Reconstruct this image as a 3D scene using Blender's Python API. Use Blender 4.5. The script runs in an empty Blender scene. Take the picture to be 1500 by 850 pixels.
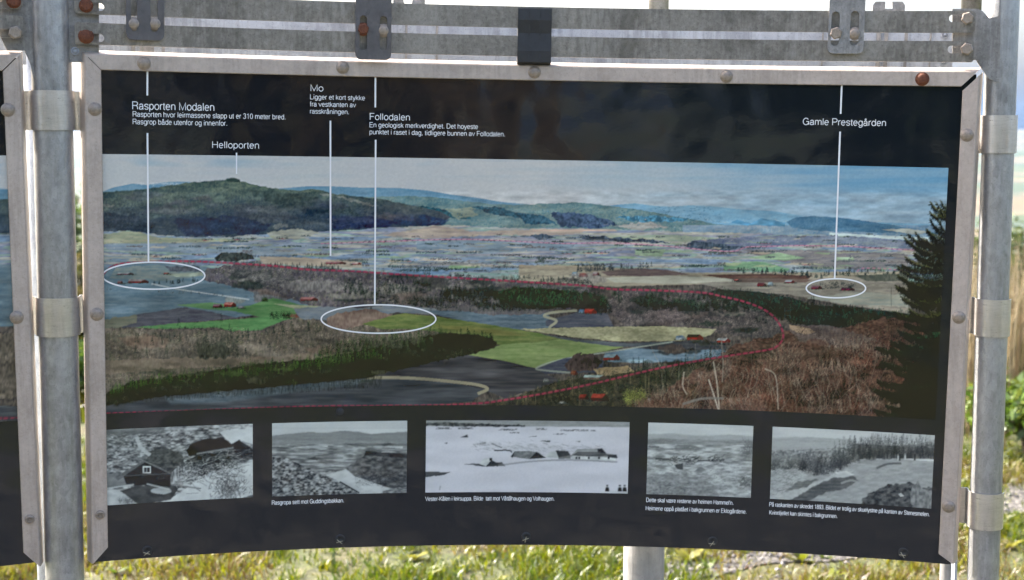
import bpy, bmesh, math, random
import numpy as np
from mathutils import Matrix, Vector

random.seed(7)
rng = np.random.default_rng(11)
scn = bpy.context.scene
col = scn.collection

# ------------------------------------------------------------------ camera
EYE = 1.6
FPX, CXP, CYP, HORP = 2100.0, 750.0, 425.0, 205.0          # photo pixels (1500 x 850)
PITCH = math.atan((CYP - HORP) / FPX)
cam_d = bpy.data.cameras.new('camera')
cam = bpy.data.objects.new('camera', cam_d)
col.objects.link(cam)
cam.location = (0, 0, EYE)
cam.rotation_euler = (math.pi / 2 - PITCH, 0, 0)
cam_d.sensor_width = 36.0
cam_d.lens = 36.0 * FPX / 1500.0
cam_d.clip_start = 0.05
cam_d.clip_end = 60000
cam_d.dof.use_dof = True
cam_d.dof.focus_distance = 2.38
cam_d.dof.aperture_fstop = 6.3
scn.camera = cam

# ------------------------------------------------------------------ light
SUN_AZ = math.radians(-58)      # left of the viewing direction (+Y), behind the board
SUN_EL = math.radians(40)
world = bpy.data.worlds.new('World')
scn.world = world
world.use_nodes = True
wn = world.node_tree
bg = wn.nodes['Background']
sky = wn.nodes.new('ShaderNodeTexSky')
sky.sky_type = 'NISHITA'
sky.sun_disc = False
sky.sun_elevation = SUN_EL
sky.sun_rotation = SUN_AZ
sky.air_density = 1.0
sky.dust_density = 7.0
sky.ozone_density = 1.0
wn.links.new(sky.outputs[0], bg.inputs[0])
bg.inputs[1].default_value = 0.12
sun_d = bpy.data.lights.new('sun', 'SUN')
sun_d.energy = 4.0
sun_d.angle = math.radians(0.5)
sun_d.color = (1.0, 0.955, 0.88)
sun = bpy.data.objects.new('sun', sun_d)
col.objects.link(sun)
sdir = Vector((math.sin(SUN_AZ) * math.cos(SUN_EL), math.cos(SUN_AZ) * math.cos(SUN_EL), math.sin(SUN_EL)))
sun.rotation_euler = sdir.to_track_quat('Z', 'Y').to_euler()
sun.location = (-10, 10, 12)
scn.view_settings.view_transform = 'Standard'
scn.view_settings.look = 'None'
scn.view_settings.exposure = 2.5
scn.view_settings.gamma = 1.0
scn.view_settings.use_curve_mapping = False

# ------------------------------------------------------------------ ring geometry (the boards and rails follow one slightly tilted circle)
R, OX, OY, OZ, AX, AY, AZ = 2.42646946, 0.39273911, 2.4, -0.28, 0.00569325, 0.01811823, -0.10280515
V_OUT, V_IN, V_PT, V_PB, V_HT, V_HB, V_BOT = 0.39554, 0.37324, 0.24040, -0.17678, -0.20320, -0.32819, -0.42126
U_L, U_R = -1.0844, 0.3587
MR = (Matrix.Rotation(AZ, 3, 'Z') @ Matrix.Rotation(AY, 3, 'Y') @ Matrix.Rotation(AX, 3, 'X'))
MRn = np.array(MR)
ORG = np.array([OX, OY, OZ])

def ring(u, dr, v):
    """u along the circle, dr outward from it, v up -> world points (n,3)"""
    u, dr, v = np.broadcast_arrays(np.asarray(u, float), np.asarray(dr, float), np.asarray(v, float))
    th = u / R
    r = R + dr
    L = np.stack([r * np.sin(th), r * np.cos(th) - R, v], -1)
    return L @ MRn.T + ORG + np.array([0, 0, EYE])

def ring1(u, dr, v):
    return Vector(ring(u, dr, v).reshape(3))

def ring_matrix(u, dr, v, roll=0.0):
    """local x along the circle, y up, z towards the inside (the visitor)"""
    th = u / R
    ex = MR @ Vector((math.cos(th), -math.sin(th), 0))
    ey = MR @ Vector((0, 0, 1))
    ez = ex.cross(ey)
    m = Matrix((ex, ey, ez)).transposed().to_4x4()
    m.translation = ring1(u, dr, v)
    return m @ Matrix.Rotation(roll, 4, 'Z')

CP, SP = math.cos(PITCH), math.sin(PITCH)
def px_dir(x, y):
    a = (np.asarray(x, float) - CXP) / FPX
    b = -(np.asarray(y, float) - CYP) / FPX
    return np.stack([a, CP + b * SP, -SP + b * CP], -1)

def px_ring(x, y, dr=0.0):
    """photo pixel -> (u, v) where its ray meets the cylinder of the ring"""
    d = px_dir(x, y) @ MRn
    o = (-ORG) @ MRn
    oy = o[1] + R
    A = d[..., 0] ** 2 + d[..., 1] ** 2
    B = 2 * (o[0] * d[..., 0] + oy * d[..., 1])
    C = o[0] ** 2 + oy ** 2 - (R + dr) ** 2
    t = (-B + np.sqrt(B * B - 4 * A * C)) / (2 * A)
    X = o[0] + t * d[..., 0]
    Y = oy + t * d[..., 1]
    return R * np.arctan2(X, Y), o[2] + t * d[..., 2]

def ring_px(u, v, dr=0.0):
    P = ring(u, dr, v) - np.array([0, 0, EYE])
    d = P[..., 1] * CP - P[..., 2] * SP
    w = P[..., 1] * SP + P[..., 2] * CP
    return CXP + FPX * P[..., 0] / d, CYP - FPX * w / d

def px_ground(x, y, z=0.0):
    d = px_dir(x, y)
    t = (z - EYE) / d[..., 2]
    return Vector((float(d[0] * t), float(d[1] * t), z))

# ------------------------------------------------------------------ materials
def srgb(r, g, b):
    f = lambda c: (c / 255 / 12.92) if c / 255 <= 0.04045 else ((c / 255 + 0.055) / 1.055) ** 2.4
    return (f(r), f(g), f(b), 1)

def mat(name):
    m = bpy.data.materials.new(name)
    m.use_nodes = True
    nt = m.node_tree
    return m, nt, nt.nodes['Principled BSDF'], nt.nodes.new, nt.links.new

def ramp(nt, stops):
    n = nt.nodes.new('ShaderNodeValToRGB')
    e = n.color_ramp.elements
    while len(e) < len(stops):
        e.new(0.5)
    for k, (p, c) in enumerate(stops):
        e[k].position = p
        e[k].color = c if len(c) == 4 else (*c, 1)
    return n

def metal_mat(name, dark, light, metallic=0.5, rough=0.5, scale=60, stain=None, streak=1.0, bump=0.15, drip=0.0):
    m, nt, p, new, link = mat(name)
    tc = new('ShaderNodeTexCoord')
    mp = new('ShaderNodeMapping')
    mp.inputs['Scale'].default_value = (1, 1, streak)
    link(tc.outputs['Object'], mp.inputs[0])
    n1 = new('ShaderNodeTexNoise'); n1.inputs['Scale'].default_value = scale; n1.inputs['Detail'].default_value = 7; n1.inputs['Roughness'].default_value = 0.65
    n2 = new('ShaderNodeTexNoise'); n2.inputs['Scale'].default_value = scale * 0.14; n2.inputs['Detail'].default_value = 5
    vo = new('ShaderNodeTexVoronoi'); vo.inputs['Scale'].default_value = scale * 2.0
    for n in (n1, n2, vo):
        link(mp.outputs[0], n.inputs['Vector'])
    ad = new('ShaderNodeMath'); ad.operation = 'ADD'
    link(n1.outputs[0], ad.inputs[0]); link(n2.outputs[0], ad.inputs[1])
    sc = new('ShaderNodeMath'); sc.operation = 'MULTIPLY_ADD'
    link(vo.outputs['Color'], sc.inputs[0]); sc.inputs[1].default_value = 0.26
    link(ad.outputs[0], sc.inputs[2])
    r = ramp(nt, [(0.72, dark), (1.0, tuple((a + b) / 2 for a, b in zip(dark, light))), (1.32 if False else 0.999, light)])
    mr = new('ShaderNodeMapRange'); mr.inputs[1].default_value = 0.72; mr.inputs[2].default_value = 1.4
    link(sc.outputs[0], mr.inputs[0])
    r.color_ramp.elements[0].position = 0.05; r.color_ramp.elements[1].position = 0.5; r.color_ramp.elements[2].position = 0.95
    link(mr.outputs[0], r.inputs[0])
    out = r.outputs[0]
    if stain:
        n3 = new('ShaderNodeTexNoise'); n3.inputs['Scale'].default_value = scale * 0.35; n3.inputs['Detail'].default_value = 6; n3.inputs['Roughness'].default_value = 0.7
        link(tc.outputs['Object'], n3.inputs['Vector'])
        r3 = ramp(nt, [(0.6, (0, 0, 0)), (0.75, (1, 1, 1))])
        link(n3.outputs[0], r3.inputs[0])
        mx = new('ShaderNodeMix'); mx.data_type = 'RGBA'
        ml = new('ShaderNodeMath'); ml.operation = 'MULTIPLY'; ml.inputs[1].default_value = 0.55
        link(r3.outputs[0], ml.inputs[0]); link(ml.outputs[0], mx.inputs[0])
        link(out, mx.inputs[6]); mx.inputs[7].default_value = (*stain, 1)
        out = mx.outputs[2]
    if drip:
        md = new('ShaderNodeMapping'); md.inputs['Scale'].default_value = (130, 130, 14)
        nd = new('ShaderNodeTexNoise'); nd.inputs['Scale'].default_value = 1.0; nd.inputs['Detail'].default_value = 6; nd.inputs['Roughness'].default_value = 0.6
        nb = new('ShaderNodeTexNoise'); nb.inputs['Scale'].default_value = 9; nb.inputs['Detail'].default_value = 3
        link(tc.outputs['Object'], md.inputs[0]); link(md.outputs[0], nd.inputs['Vector']); link(tc.outputs['Object'], nb.inputs['Vector'])
        mm = new('ShaderNodeMath'); mm.operation = 'MULTIPLY'; link(nd.outputs[0], mm.inputs[0]); link(nb.outputs[0], mm.inputs[1])
        rd = ramp(nt, [(0.22, (1.12, 1.12, 1.12)), (0.36, (0.5, 0.49, 0.47))]); link(mm.outputs[0], rd.inputs[0])
        sp = new('ShaderNodeTexNoise'); sp.inputs['Scale'].default_value = 420; sp.inputs['Detail'].default_value = 2; link(tc.outputs['Object'], sp.inputs['Vector'])
        rs_ = ramp(nt, [(0.30, (0.45, 0.44, 0.42)), (0.40, (1, 1, 1))]); link(sp.outputs[0], rs_.inputs[0])
        for q in (rd, rs_):
            mq = new('ShaderNodeMix'); mq.data_type = 'RGBA'; mq.blend_type = 'MULTIPLY'; mq.inputs[0].default_value = drip
            link(out, mq.inputs[6]); link(q.outputs[0], mq.inputs[7]); out = mq.outputs[2]
    link(out, p.inputs['Base Color'])
    p.inputs['Metallic'].default_value = metallic
    rr = new('ShaderNodeMapRange'); rr.inputs[3].default_value = rough - 0.1; rr.inputs[4].default_value = rough + 0.12
    link(n1.outputs[0], rr.inputs[0]); link(rr.outputs[0], p.inputs['Roughness'])
    b = new('ShaderNodeBump'); b.inputs['Strength'].default_value = bump; b.inputs['Distance'].default_value = 0.002
    link(n1.outputs[0], b.inputs['Height']); link(b.outputs[0], p.inputs['Normal'])
    return m

M = {}
M['galv'] = metal_mat('galvanised_steel', (0.160, 0.152, 0.145), (0.312, 0.298, 0.286), 0.35, 0.45, 110, (0.102, 0.095, 0.090), drip=0.55)
M['galv_pole'] = metal_mat('galvanised_tube', (0.216, 0.216, 0.216), (0.392, 0.388, 0.390), 0.55, 0.38, 80, (0.125, 0.125, 0.126), streak=0.6, drip=0.35)
M['galv_dark'] = metal_mat('dark_galvanised_plate', (0.065, 0.059, 0.060), (0.137, 0.125, 0.123), 0.35, 0.5, 60)
M['galv_post'] = metal_mat('weathered_post_zinc', (0.120, 0.120, 0.120), (0.192, 0.192, 0.192), 0.2, 0.5, 35, (0.084, 0.084, 0.090), drip=0.4)
M['galv_light'] = metal_mat('bright_galvanised_steel', (0.246, 0.261, 0.298), (0.397, 0.422, 0.469), 0.15, 0.5, 35, (0.171, 0.172, 0.227), drip=0.5)
M['alu'] = metal_mat('brushed_aluminium', (0.373, 0.304, 0.256), (0.486, 0.404, 0.348), 0.2, 0.45, 120, bump=0.04, drip=0.3)
M['strap'] = metal_mat('stainless_band', (0.439, 0.413, 0.391), (0.555, 0.522, 0.498), 0.7, 0.3, 70, bump=0.03, streak=4, drip=0.25)
M['bolt'] = metal_mat('bolt_steel', (0.194, 0.155, 0.123), (0.356, 0.290, 0.233), 0.3, 0.4, 250)
M['rust'] = metal_mat('rusty_steel', (0.063, 0.017, 0.008), (0.182, 0.059, 0.025), 0.0, 0.8, 260, bump=0.5)
M['rubber'] = metal_mat('black_band', (0.011, 0.011, 0.012), (0.027, 0.027, 0.029), 0.0, 0.55, 40, bump=0.1)
M['edge'] = metal_mat('board_edge', (0.210, 0.222, 0.198), (0.330, 0.336, 0.312), 0.0, 0.6, 60)
M['brass'] = metal_mat('wire', (0.315, 0.266, 0.175), (0.525, 0.476, 0.350), 0.2, 0.5, 300)

def print_mat(name, colour=None, rough=0.085):
    m, nt, p, new, link = mat(name)
    if colour is None:
        a = new('ShaderNodeAttribute'); a.attribute_name = 'Col'
        link(a.outputs['Color'], p.inputs['Base Color'])
    else:
        p.inputs['Base Color'].default_value = (*colour, 1)
    p.inputs['Roughness'].default_value = rough
    p.inputs['Specular IOR Level'].default_value = 0.5
    tc = new('ShaderNodeTexCoord')
    n1 = new('ShaderNodeTexNoise'); n1.inputs['Scale'].default_value = 7; n1.inputs['Detail'].default_value = 2
    mp = new('ShaderNodeMapping'); mp.inputs['Scale'].default_value = (110, 110, 240)
    n2 = new('ShaderNodeTexNoise'); n2.inputs['Scale'].default_value = 1.0; n2.inputs['Detail'].default_value = 2
    link(tc.outputs['Object'], n1.inputs['Vector']); link(tc.outputs['Object'], mp.inputs[0]); link(mp.outputs[0], n2.inputs['Vector'])
    b1 = new('ShaderNodeBump'); b1.inputs['Strength'].default_value = 0.5; b1.inputs['Distance'].default_value = 0.009
    b2 = new('ShaderNodeBump'); b2.inputs['Strength'].default_value = 0.09; b2.inputs['Distance'].default_value = 0.0006
    link(n1.outputs[0], b1.inputs['Height']); link(n2.outputs[0], b2.inputs['Height'])
    link(b1.outputs[0], b2.inputs['Normal']); link(b2.outputs[0], p.inputs['Normal'])
    return m
M['print'] = print_mat('printed_photograph')
M['black'] = print_mat('printed_black', (0.0065, 0.0095, 0.0145))
M['ink'] = print_mat('white_ink', (0.80, 0.80, 0.80), 0.25)

# ------------------------------------------------------------------ helpers: objects
def tag(o, label, cat, group=None, kind=None):
    if label: o['label'] = label
    if cat: o['category'] = cat
    if group: o['group'] = group
    if kind: o['kind'] = kind
    return o

def thing(name, loc, label, cat, group=None):
    o = bpy.data.objects.new(name, None)
    o.empty_display_size = 0.1
    col.objects.link(o)
    o.location = loc
    return tag(o, label, cat, group)

def world_loc(o):
    v = Vector((0, 0, 0))
    while o is not None:
        v += o.matrix_local.translation if False else o.location
        o = o.parent
    return v

def obj(name, me, material=None, parent=None, smooth=False):
    """mesh given in world coordinates; parented, it is rewritten relative to its thing"""
    o = bpy.data.objects.new(name, me)
    col.objects.link(o)
    if material is not None and not me.materials:
        me.materials.append(material)
    if parent is not None:
        o.parent = parent
        w = world_loc(parent)
        if w.length > 1e-9:
            me.transform(Matrix.Translation(-w))
    if smooth:
        me.shade_smooth()
    me.name = name
    return o

def place(name, me, mw, parent=None):
    """shared mesh placed by a world matrix"""
    o = bpy.data.objects.new(name, me)
    col.objects.link(o)
    if parent is not None:
        o.parent = parent
        o.matrix_local = Matrix.Translation(-world_loc(parent)) @ mw
    else:
        o.matrix_world = mw
    return o

def mesh(verts, faces, name='mesh'):
    me = bpy.data.meshes.new(name)
    me.from_pydata([tuple(v) for v in verts], [], faces)
    me.update()
    return me

def fix_normals(me):
    bm = bmesh.new(); bm.from_mesh(me)
    bmesh.ops.recalc_face_normals(bm, faces=bm.faces)
    bm.to_mesh(me); bm.free()
    return me

def arc_pts(cx, cy, r, a0, a1, n):
    return [(cx + r * math.cos(a0 + (a1 - a0) * k / n), cy + r * math.sin(a0 + (a1 - a0) * k / n)) for k in range(n + 1)]

def rrect(x0, y0, x1, y1, r, step=None):
    """rounded rectangle outline, optionally subdivided along its long sides"""
    rl = r if isinstance(r, (tuple, list)) else (r, r, r, r)   # bl, br, tr, tl
    P = []
    P += arc_pts(x0 + rl[0], y0 + rl[0], rl[0], math.pi, 1.5 * math.pi, 4) if rl[0] else [(x0, y0)]
    a = len(P)
    Q = arc_pts(x1 - rl[1], y0 + rl[1], rl[1], 1.5 * math.pi, 2 * math.pi, 4) if rl[1] else [(x1, y0)]
    if step:
        n = int((Q[0][0] - P[-1][0]) / step)
        P += [(P[a - 1][0] + (Q[0][0] - P[a - 1][0]) * k / n, y0) for k in range(1, n)]
    P += Q
    Q = arc_pts(x1 - rl[2], y1 - rl[2], rl[2], 0, 0.5 * math.pi, 4) if rl[2] else [(x1, y1)]
    P += Q
    Q2 = arc_pts(x0 + rl[3], y1 - rl[3], rl[3], 0.5 * math.pi, math.pi, 4) if rl[3] else [(x0, y1)]
    if step:
        b = P[-1]
        n = int((b[0] - Q2[0][0]) / step)
        P += [(b[0] + (Q2[0][0] - b[0]) * k / n, y1) for k in range(1, n)]
    P += Q2
    return P

def slot(x0, y0, x1, y1):
    """stadium hole"""
    if x1 - x0 > y1 - y0:
        r = (y1 - y0) / 2; c = (y0 + y1) / 2
        return arc_pts(x1 - r, c, r, -math.pi / 2, math.pi / 2, 8) + arc_pts(x0 + r, c, r, math.pi / 2, 1.5 * math.pi, 8)
    r = (x1 - x0) / 2; c = (x0 + x1) / 2
    return arc_pts(c, y1 - r, r, 0, math.pi, 8) + arc_pts(c, y0 + r, r, math.pi, 2 * math.pi, 8)

def plate(outline, holes, d0, d1, mapper):
    """flat plate with holes, thickness d0 (front) .. d1 (back); mapper(a, d, b) -> world"""
    bm = bmesh.new()
    edges = []
    loops = [outline] + list(holes)
    rings = []
    for lp in loops:
        vs = [bm.verts.new((p[0], p[1], 0)) for p in lp]
        rings.append(vs)
        for i in range(len(vs)):
            edges.append(bm.edges.new((vs[i], vs[(i + 1) % len(vs)])))
    bmesh.ops.triangle_fill(bm, use_beauty=True, use_dissolve=False, edges=edges)
    bm.verts.index_update()
    tri = [[v.index for v in f.verts] for f in bm.faces]
    pts = np.array([v.co for v in bm.verts])
    idx = [[v.index for v in r] for r in rings]
    bm.free()
    n = len(pts)
    A = mapper(pts[:, 0], d0, pts[:, 1]); B = mapper(pts[:, 0], d1, pts[:, 1])
    V = np.concatenate([A, B])
    F = [t for t in tri] + [[i + n for i in t[::-1]] for t in tri]
    for r in idx:
        for i in range(len(r)):
            a, b = r[i], r[(i + 1) % len(r)]
            F.append([a, b, b + n, a + n])
    return fix_normals(mesh(V, F))

def tube(p0, p1, r0, r1=None, n=28, rings=1, cap=True):
    r1 = r0 if r1 is None else r1
    p0, p1 = Vector(p0), Vector(p1)
    q = (p1 - p0).to_track_quat('Z', 'Y')
    V, F = [], []
    for j in range(rings + 1):
        t = j / rings
        c = p0.lerp(p1, t); r = r0 + (r1 - r0) * t
        for k in range(n):
            a = 2 * math.pi * k / n
            V.append(c + q @ Vector((r * math.cos(a), r * math.sin(a), 0)))
    for j in range(rings):
        for k in range(n):
            F.append([j * n + k, j * n + (k + 1) % n, (j + 1) * n + (k + 1) % n, (j + 1) * n + k])
    if cap:
        F.append(list(range(n))[::-1]); F.append([rings * n + k for k in range(n)])
    return mesh(V, F)

def lathe(profile, n=24):
    """profile [(r, z)] around z"""
    V, F = [], []
    for r, z in profile:
        for k in range(n):
            a = 2 * math.pi * k / n
            V.append((r * math.cos(a), r * math.sin(a), z))
    m = len(profile)
    for j in range(m - 1):
        for k in range(n):
            F.append([j * n + k, j * n + (k + 1) % n, (j + 1) * n + (k + 1) % n, (j + 1) * n + k])
    F.append([(m - 1) * n + k for k in range(n)])
    return mesh(V, F)

def hexbolt(r, h, washer=0.0):
    V, F = [], []
    def ringv(rr, z, n, off=0.0):
        s = len(V)
        V.extend([(rr * math.cos(2 * math.pi * k / n + off), rr * math.sin(2 * math.pi * k / n + off), z) for k in range(n)])
        return list(range(s, s + n))
    z = 0.0
    if washer:
        a = ringv(washer, 0, 24); b = ringv(washer, 0.002, 24)
        for k in range(24): F.append([a[k], a[(k + 1) % 24], b[(k + 1) % 24], b[k]])
        F.append(b); z = 0.002
    a = ringv(r, z, 6, 0.3); b = ringv(r, z + h * 0.8, 6, 0.3); c = ringv(r * 0.82, z + h, 6, 0.3)
    for p, q in ((a, b), (b, c)):
        for k in range(6): F.append([p[k], p[(k + 1) % 6], q[(k + 1) % 6], q[k]])
    F.append(c)
    return mesh(V, F)

# ------------------------------------------------------------------ ground and far land
def hnoise(x, y, s, seed):
    """smooth value noise on world coordinates"""
    r = np.random.default_rng(seed); T = r.random((64, 64))
    X = np.asarray(x) / s + 1000.3; Y = np.asarray(y) / s + 1000.7
    ix, iy = np.floor(X).astype(int), np.floor(Y).astype(int)
    fx, fy = X - ix, Y - iy
    fx = fx * fx * (3 - 2 * fx); fy = fy * fy * (3 - 2 * fy)
    g = lambda a, b: T[a % 64, b % 64]
    return (g(iy, ix) * (1 - fx) + g(iy, ix + 1) * fx) * (1 - fy) + (g(iy + 1, ix) * (1 - fx) + g(iy + 1, ix + 1) * fx) * fy

def sstep(a, b, x):
    t = np.clip((np.asarray(x, float) - a) / (b - a), 0, 1)
    return t * t * (3 - 2 * t)

def ground_z(x, y):
    x, y = np.asarray(x, float), np.asarray(y, float)
    r = np.hypot(x, y)
    z = 0.03 * (hnoise(x, y, 0.9, 3) - 0.5) * sstep(1, 3, r)
    z = z - 3.0 * sstep(9, 34, r) - 60 * sstep(30, 260, r) - 62 * sstep(200, 900, r)
    z = z + 14 * (hnoise(x, y, 420, 4) - 0.5) * sstep(500, 1500, r)
    z = z + sstep(4200, 9500, r) * (60 + 150 * hnoise(x, y, 2600, 5)) + sstep(8500, 15000, r) * (90 * hnoise(x, y, 3100, 6) + 20)
    return z

rad = np.concatenate([[0.0], np.linspace(0.4, 12, 50), 12 * (16000 / 12) ** (np.arange(1, 111) / 110)])
NA = 200
ang = np.arange(NA) * 2 * math.pi / NA
gv = [(0.0, 0.0, float(ground_z(0, 0)))]
for r in rad[1:]:
    X, Y = r * np.cos(ang), r * np.sin(ang)
    gv += list(zip(X, Y, ground_z(X, Y)))
gf = [[0, 1 + k, 1 + (k + 1) % NA] for k in range(NA)]
for j in range(1, len(rad) - 1):
    a, b = 1 + (j - 1) * NA, 1 + j * NA
    gf += [[a + k, b + k, b + (k + 1) % NA, a + (k + 1) % NA] for k in range(NA)]
gm = mesh(gv, gf)

m, nt, p, new, link = mat('meadow_soil')
tc = new('ShaderNodeTexCoord')
n1 = new('ShaderNodeTexNoise'); n1.inputs['Scale'].default_value = 2.2; n1.inputs['Detail'].default_value = 9; n1.inputs['Roughness'].default_value = 0.7
n2 = new('ShaderNodeTexNoise'); n2.inputs['Scale'].default_value = 34; n2.inputs['Detail'].default_value = 5
link(tc.outputs['Object'], n1.inputs['Vector']); link(tc.outputs['Object'], n2.inputs['Vector'])
r1 = ramp(nt, [(0.3, (0.014, 0.022, 0.003)), (0.45, (0.04, 0.05, 0.006)), (0.58, (0.065, 0.055, 0.018)), (0.75, (0.045, 0.038, 0.018))])
link(n1.outputs[0], r1.inputs[0])
r2 = ramp(nt, [(0.3, (0.45, 0.45, 0.45)), (0.7, (1.3, 1.3, 1.3))])
link(n2.outputs[0], r2.inputs[0])
mx = new('ShaderNodeMix'); mx.data_type = 'RGBA'; mx.blend_type = 'MULTIPLY'; mx.inputs[0].default_value = 1
link(r1.outputs[0], mx.inputs[6]); link(r2.outputs[0], mx.inputs[7]); link(mx.outputs[2], p.inputs['Base Color'])
p.inputs['Roughness'].default_value = 0.9
bp = new('ShaderNodeBump'); bp.inputs['Strength'].default_value = 0.6; bp.inputs['Distance'].default_value = 0.03
link(n2.outputs[0], bp.inputs['Height']); link(bp.outputs[0], p.inputs['Normal'])
gm.materials.append(m)

m, nt, p, new, link = mat('valley_fields')
tc = new('ShaderNodeTexCoord')
mp = new('ShaderNodeMapping'); mp.inputs['Scale'].default_value = (0.0032, 0.0032, 0.0); mp.inputs['Rotation'].default_value = (0, 0, 0.5)
link(tc.outputs['Object'], mp.inputs[0])
nz = new('ShaderNodeTexNoise'); nz.inputs['Scale'].default_value = 1.4; nz.inputs['Detail'].default_value = 6
link(mp.outputs[0], nz.inputs['Vector'])
vo = new('ShaderNodeTexVoronoi'); vo.inputs['Scale'].default_value = 1.0
link(mp.outputs[0], vo.inputs['Vector'])
sep = new('ShaderNodeSeparateColor'); link(vo.outputs['Color'], sep.inputs[0])
r1 = ramp(nt, [(0.0, (0.024, 0.042, 0.008)), (0.25, (0.085, 0.055, 0.024)), (0.5, (0.045, 0.058, 0.012)), (0.72, (0.10, 0.07, 0.034))])
r1.color_ramp.interpolation = 'CONSTANT'
link(sep.outputs[0], r1.inputs[0])
r2 = ramp(nt, [(0.5, (0, 0, 0)), (0.56, (1, 1, 1))])
link(nz.outputs[0], r2.inputs[0])
mx = new('ShaderNodeMix'); mx.data_type = 'RGBA'
link(r2.outputs[0], mx.inputs[0]); link(r1.outputs[0], mx.inputs[6]); mx.inputs[7].default_value = (0.022, 0.04, 0.02, 1)
link(mx.outputs[2], p.inputs['Base Color']); p.inputs['Roughness'].default_value = 1.0
gm.materials.append(m)
mi = np.zeros(len(gf), dtype=np.int32)
far_from = NA + (np.searchsorted(rad, 110) - 1) * NA
mi[far_from:] = 1
gm.polygons.foreach_set('material_index', mi)
gm.shade_smooth()
g = obj('ground', gm); g['kind'] = 'structure'

# gravel track crossing the meadow behind the boards
tl = [(0.55, 5.15), (1.25, 5.55), (1.9, 6.1), (2.6, 6.7), (3.6, 7.3), (5.2, 7.9)]
wd = [0.08, 0.16, 0.2, 0.26, 0.34, 0.45]
V, F = [], []
for k in range(51):
    t = k / 50 * (len(tl) - 1); i = min(int(t), len(tl) - 2); f = t - i
    c = Vector(tl[i]).lerp(Vector(tl[i + 1]), f); w = wd[i] + (wd[i + 1] - wd[i]) * f
    d = (Vector(tl[i + 1]) - Vector(tl[i])).normalized(); nrm = Vector((-d.y, d.x))
    for s in range(9):
        q = c + nrm * w * (s / 4 - 1) * (1 + 0.25 * math.sin(k * 0.9 + s))
        V.append((q.x, q.y, float(ground_z(q.x, q.y)) + 0.006))
for k in range(50):
    for s in range(8):
        F.append([k * 9 + s, k * 9 + s + 1, (k + 1) * 9 + s + 1, (k + 1) * 9 + s])
m, nt, p, new, link = mat('gravel')
tc = new('ShaderNodeTexCoord')
vo = new('ShaderNodeTexVoronoi'); vo.inputs['Scale'].default_value = 55
link(tc.outputs['Object'], vo.inputs['Vector'])
r1 = ramp(nt, [(0.1, (0.03, 0.027, 0.024)), (0.5, (0.06, 0.054, 0.048)), (0.9, (0.11, 0.10, 0.092))])
sep = new('ShaderNodeSeparateColor'); link(vo.outputs['Color'], sep.inputs[0]); link(sep.outputs[0], r1.inputs[0])
link(r1.outputs[0], p.inputs['Base Color']); p.inputs['Roughness'].default_value = 0.9
bp = new('ShaderNodeBump'); bp.inputs['Strength'].default_value = 1; bp.inputs['Distance'].default_value = 0.01; bp.invert = True
link(vo.outputs['Distance'], bp.inputs['Height']); link(bp.outputs[0], p.inputs['Normal'])
o = obj('gravel_track', mesh(V, F), m, smooth=True); o['kind'] = 'structure'

def leaf_mat(name, transl=0.45):
    m, nt, p, new, link = mat(name)
    a = new('ShaderNodeAttribute'); a.attribute_name = 'Col'
    d = new('ShaderNodeBsdfDiffuse'); t = new('ShaderNodeBsdfTranslucent')
    g = new('ShaderNodeBsdfGlossy'); g.inputs['Roughness'].default_value = 0.4
    link(a.outputs['Color'], d.inputs[0]); link(a.outputs['Color'], t.inputs[0])
    mx = new('ShaderNodeMixShader'); mx.inputs[0].default_value = transl
    link(d.outputs[0], mx.inputs[1]); link(t.outputs[0], mx.inputs[2])
    m2 = new('ShaderNodeMixShader'); m2.inputs[0].default_value = 0.04
    link(mx.outputs[0], m2.inputs[1]); link(g.outputs[0], m2.inputs[2])
    link(m2.outputs[0], nt.nodes['Material Output'].inputs[0])
    nt.nodes.remove(p)
    return m
M['grass'] = leaf_mat('grass_blades')
M['leaf'] = leaf_mat('leaves', 0.35)
M['bark'] = metal_mat('bark', (0.05, 0.04, 0.03), (0.14, 0.11, 0.085), 0, 0.9, 30, bump=0.6)

def blades(x, y, z, h, w, lean, colr, name, parent=None, segs=2):
    """grass blades: tapered bent strips, one mesh"""
    n = len(x)
    a = rng.random(n) * 2 * math.pi; b = rng.random(n) * 2 * math.pi
    wx, wy = np.cos(a) * w / 2, np.sin(a) * w / 2
    lx, ly = np.cos(b) * lean * h, np.sin(b) * lean * h
    V = np.zeros((n, 5, 3))
    for k, (t, s) in enumerate(((0, 1.0), (0.55, 0.75))):
        cx, cy, cz = x + lx * t * t, y + ly * t * t, z + h * t
        V[:, 2 * k] = np.stack([cx - wx * s, cy - wy * s, cz], 1)
        V[:, 2 * k + 1] = np.stack([cx + wx * s, cy + wy * s, cz], 1)
    V[:, 4] = np.stack([x + lx, y + ly, z + h * (1 - 0.25 * lean)], 1)
    base = np.arange(n)[:, None] * 5
    tri = np.array([[0, 1, 3], [0, 3, 2], [2, 3, 4]])
    T = (base[:, None, :] + tri[None]).reshape(-1, 3)
    me = bpy.data.meshes.new(name)
    me.vertices.add(n * 5); me.loops.add(len(T) * 3); me.polygons.add(len(T))
    me.vertices.foreach_set('co', V.reshape(-1))
    me.loops.foreach_set('vertex_index', T.reshape(-1).astype(np.int32))
    me.polygons.foreach_set('loop_start', np.arange(0, len(T) * 3, 3, dtype=np.int32))
    me.update(calc_edges=True)
    c = np.ones((n, 5, 4)); c[:, :, :3] = colr[:, None, :]
    at = me.color_attributes.new('Col', 'FLOAT_COLOR', 'POINT')
    at.data.foreach_set('color', c.reshape(-1).astype(np.float32))
    return me

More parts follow.
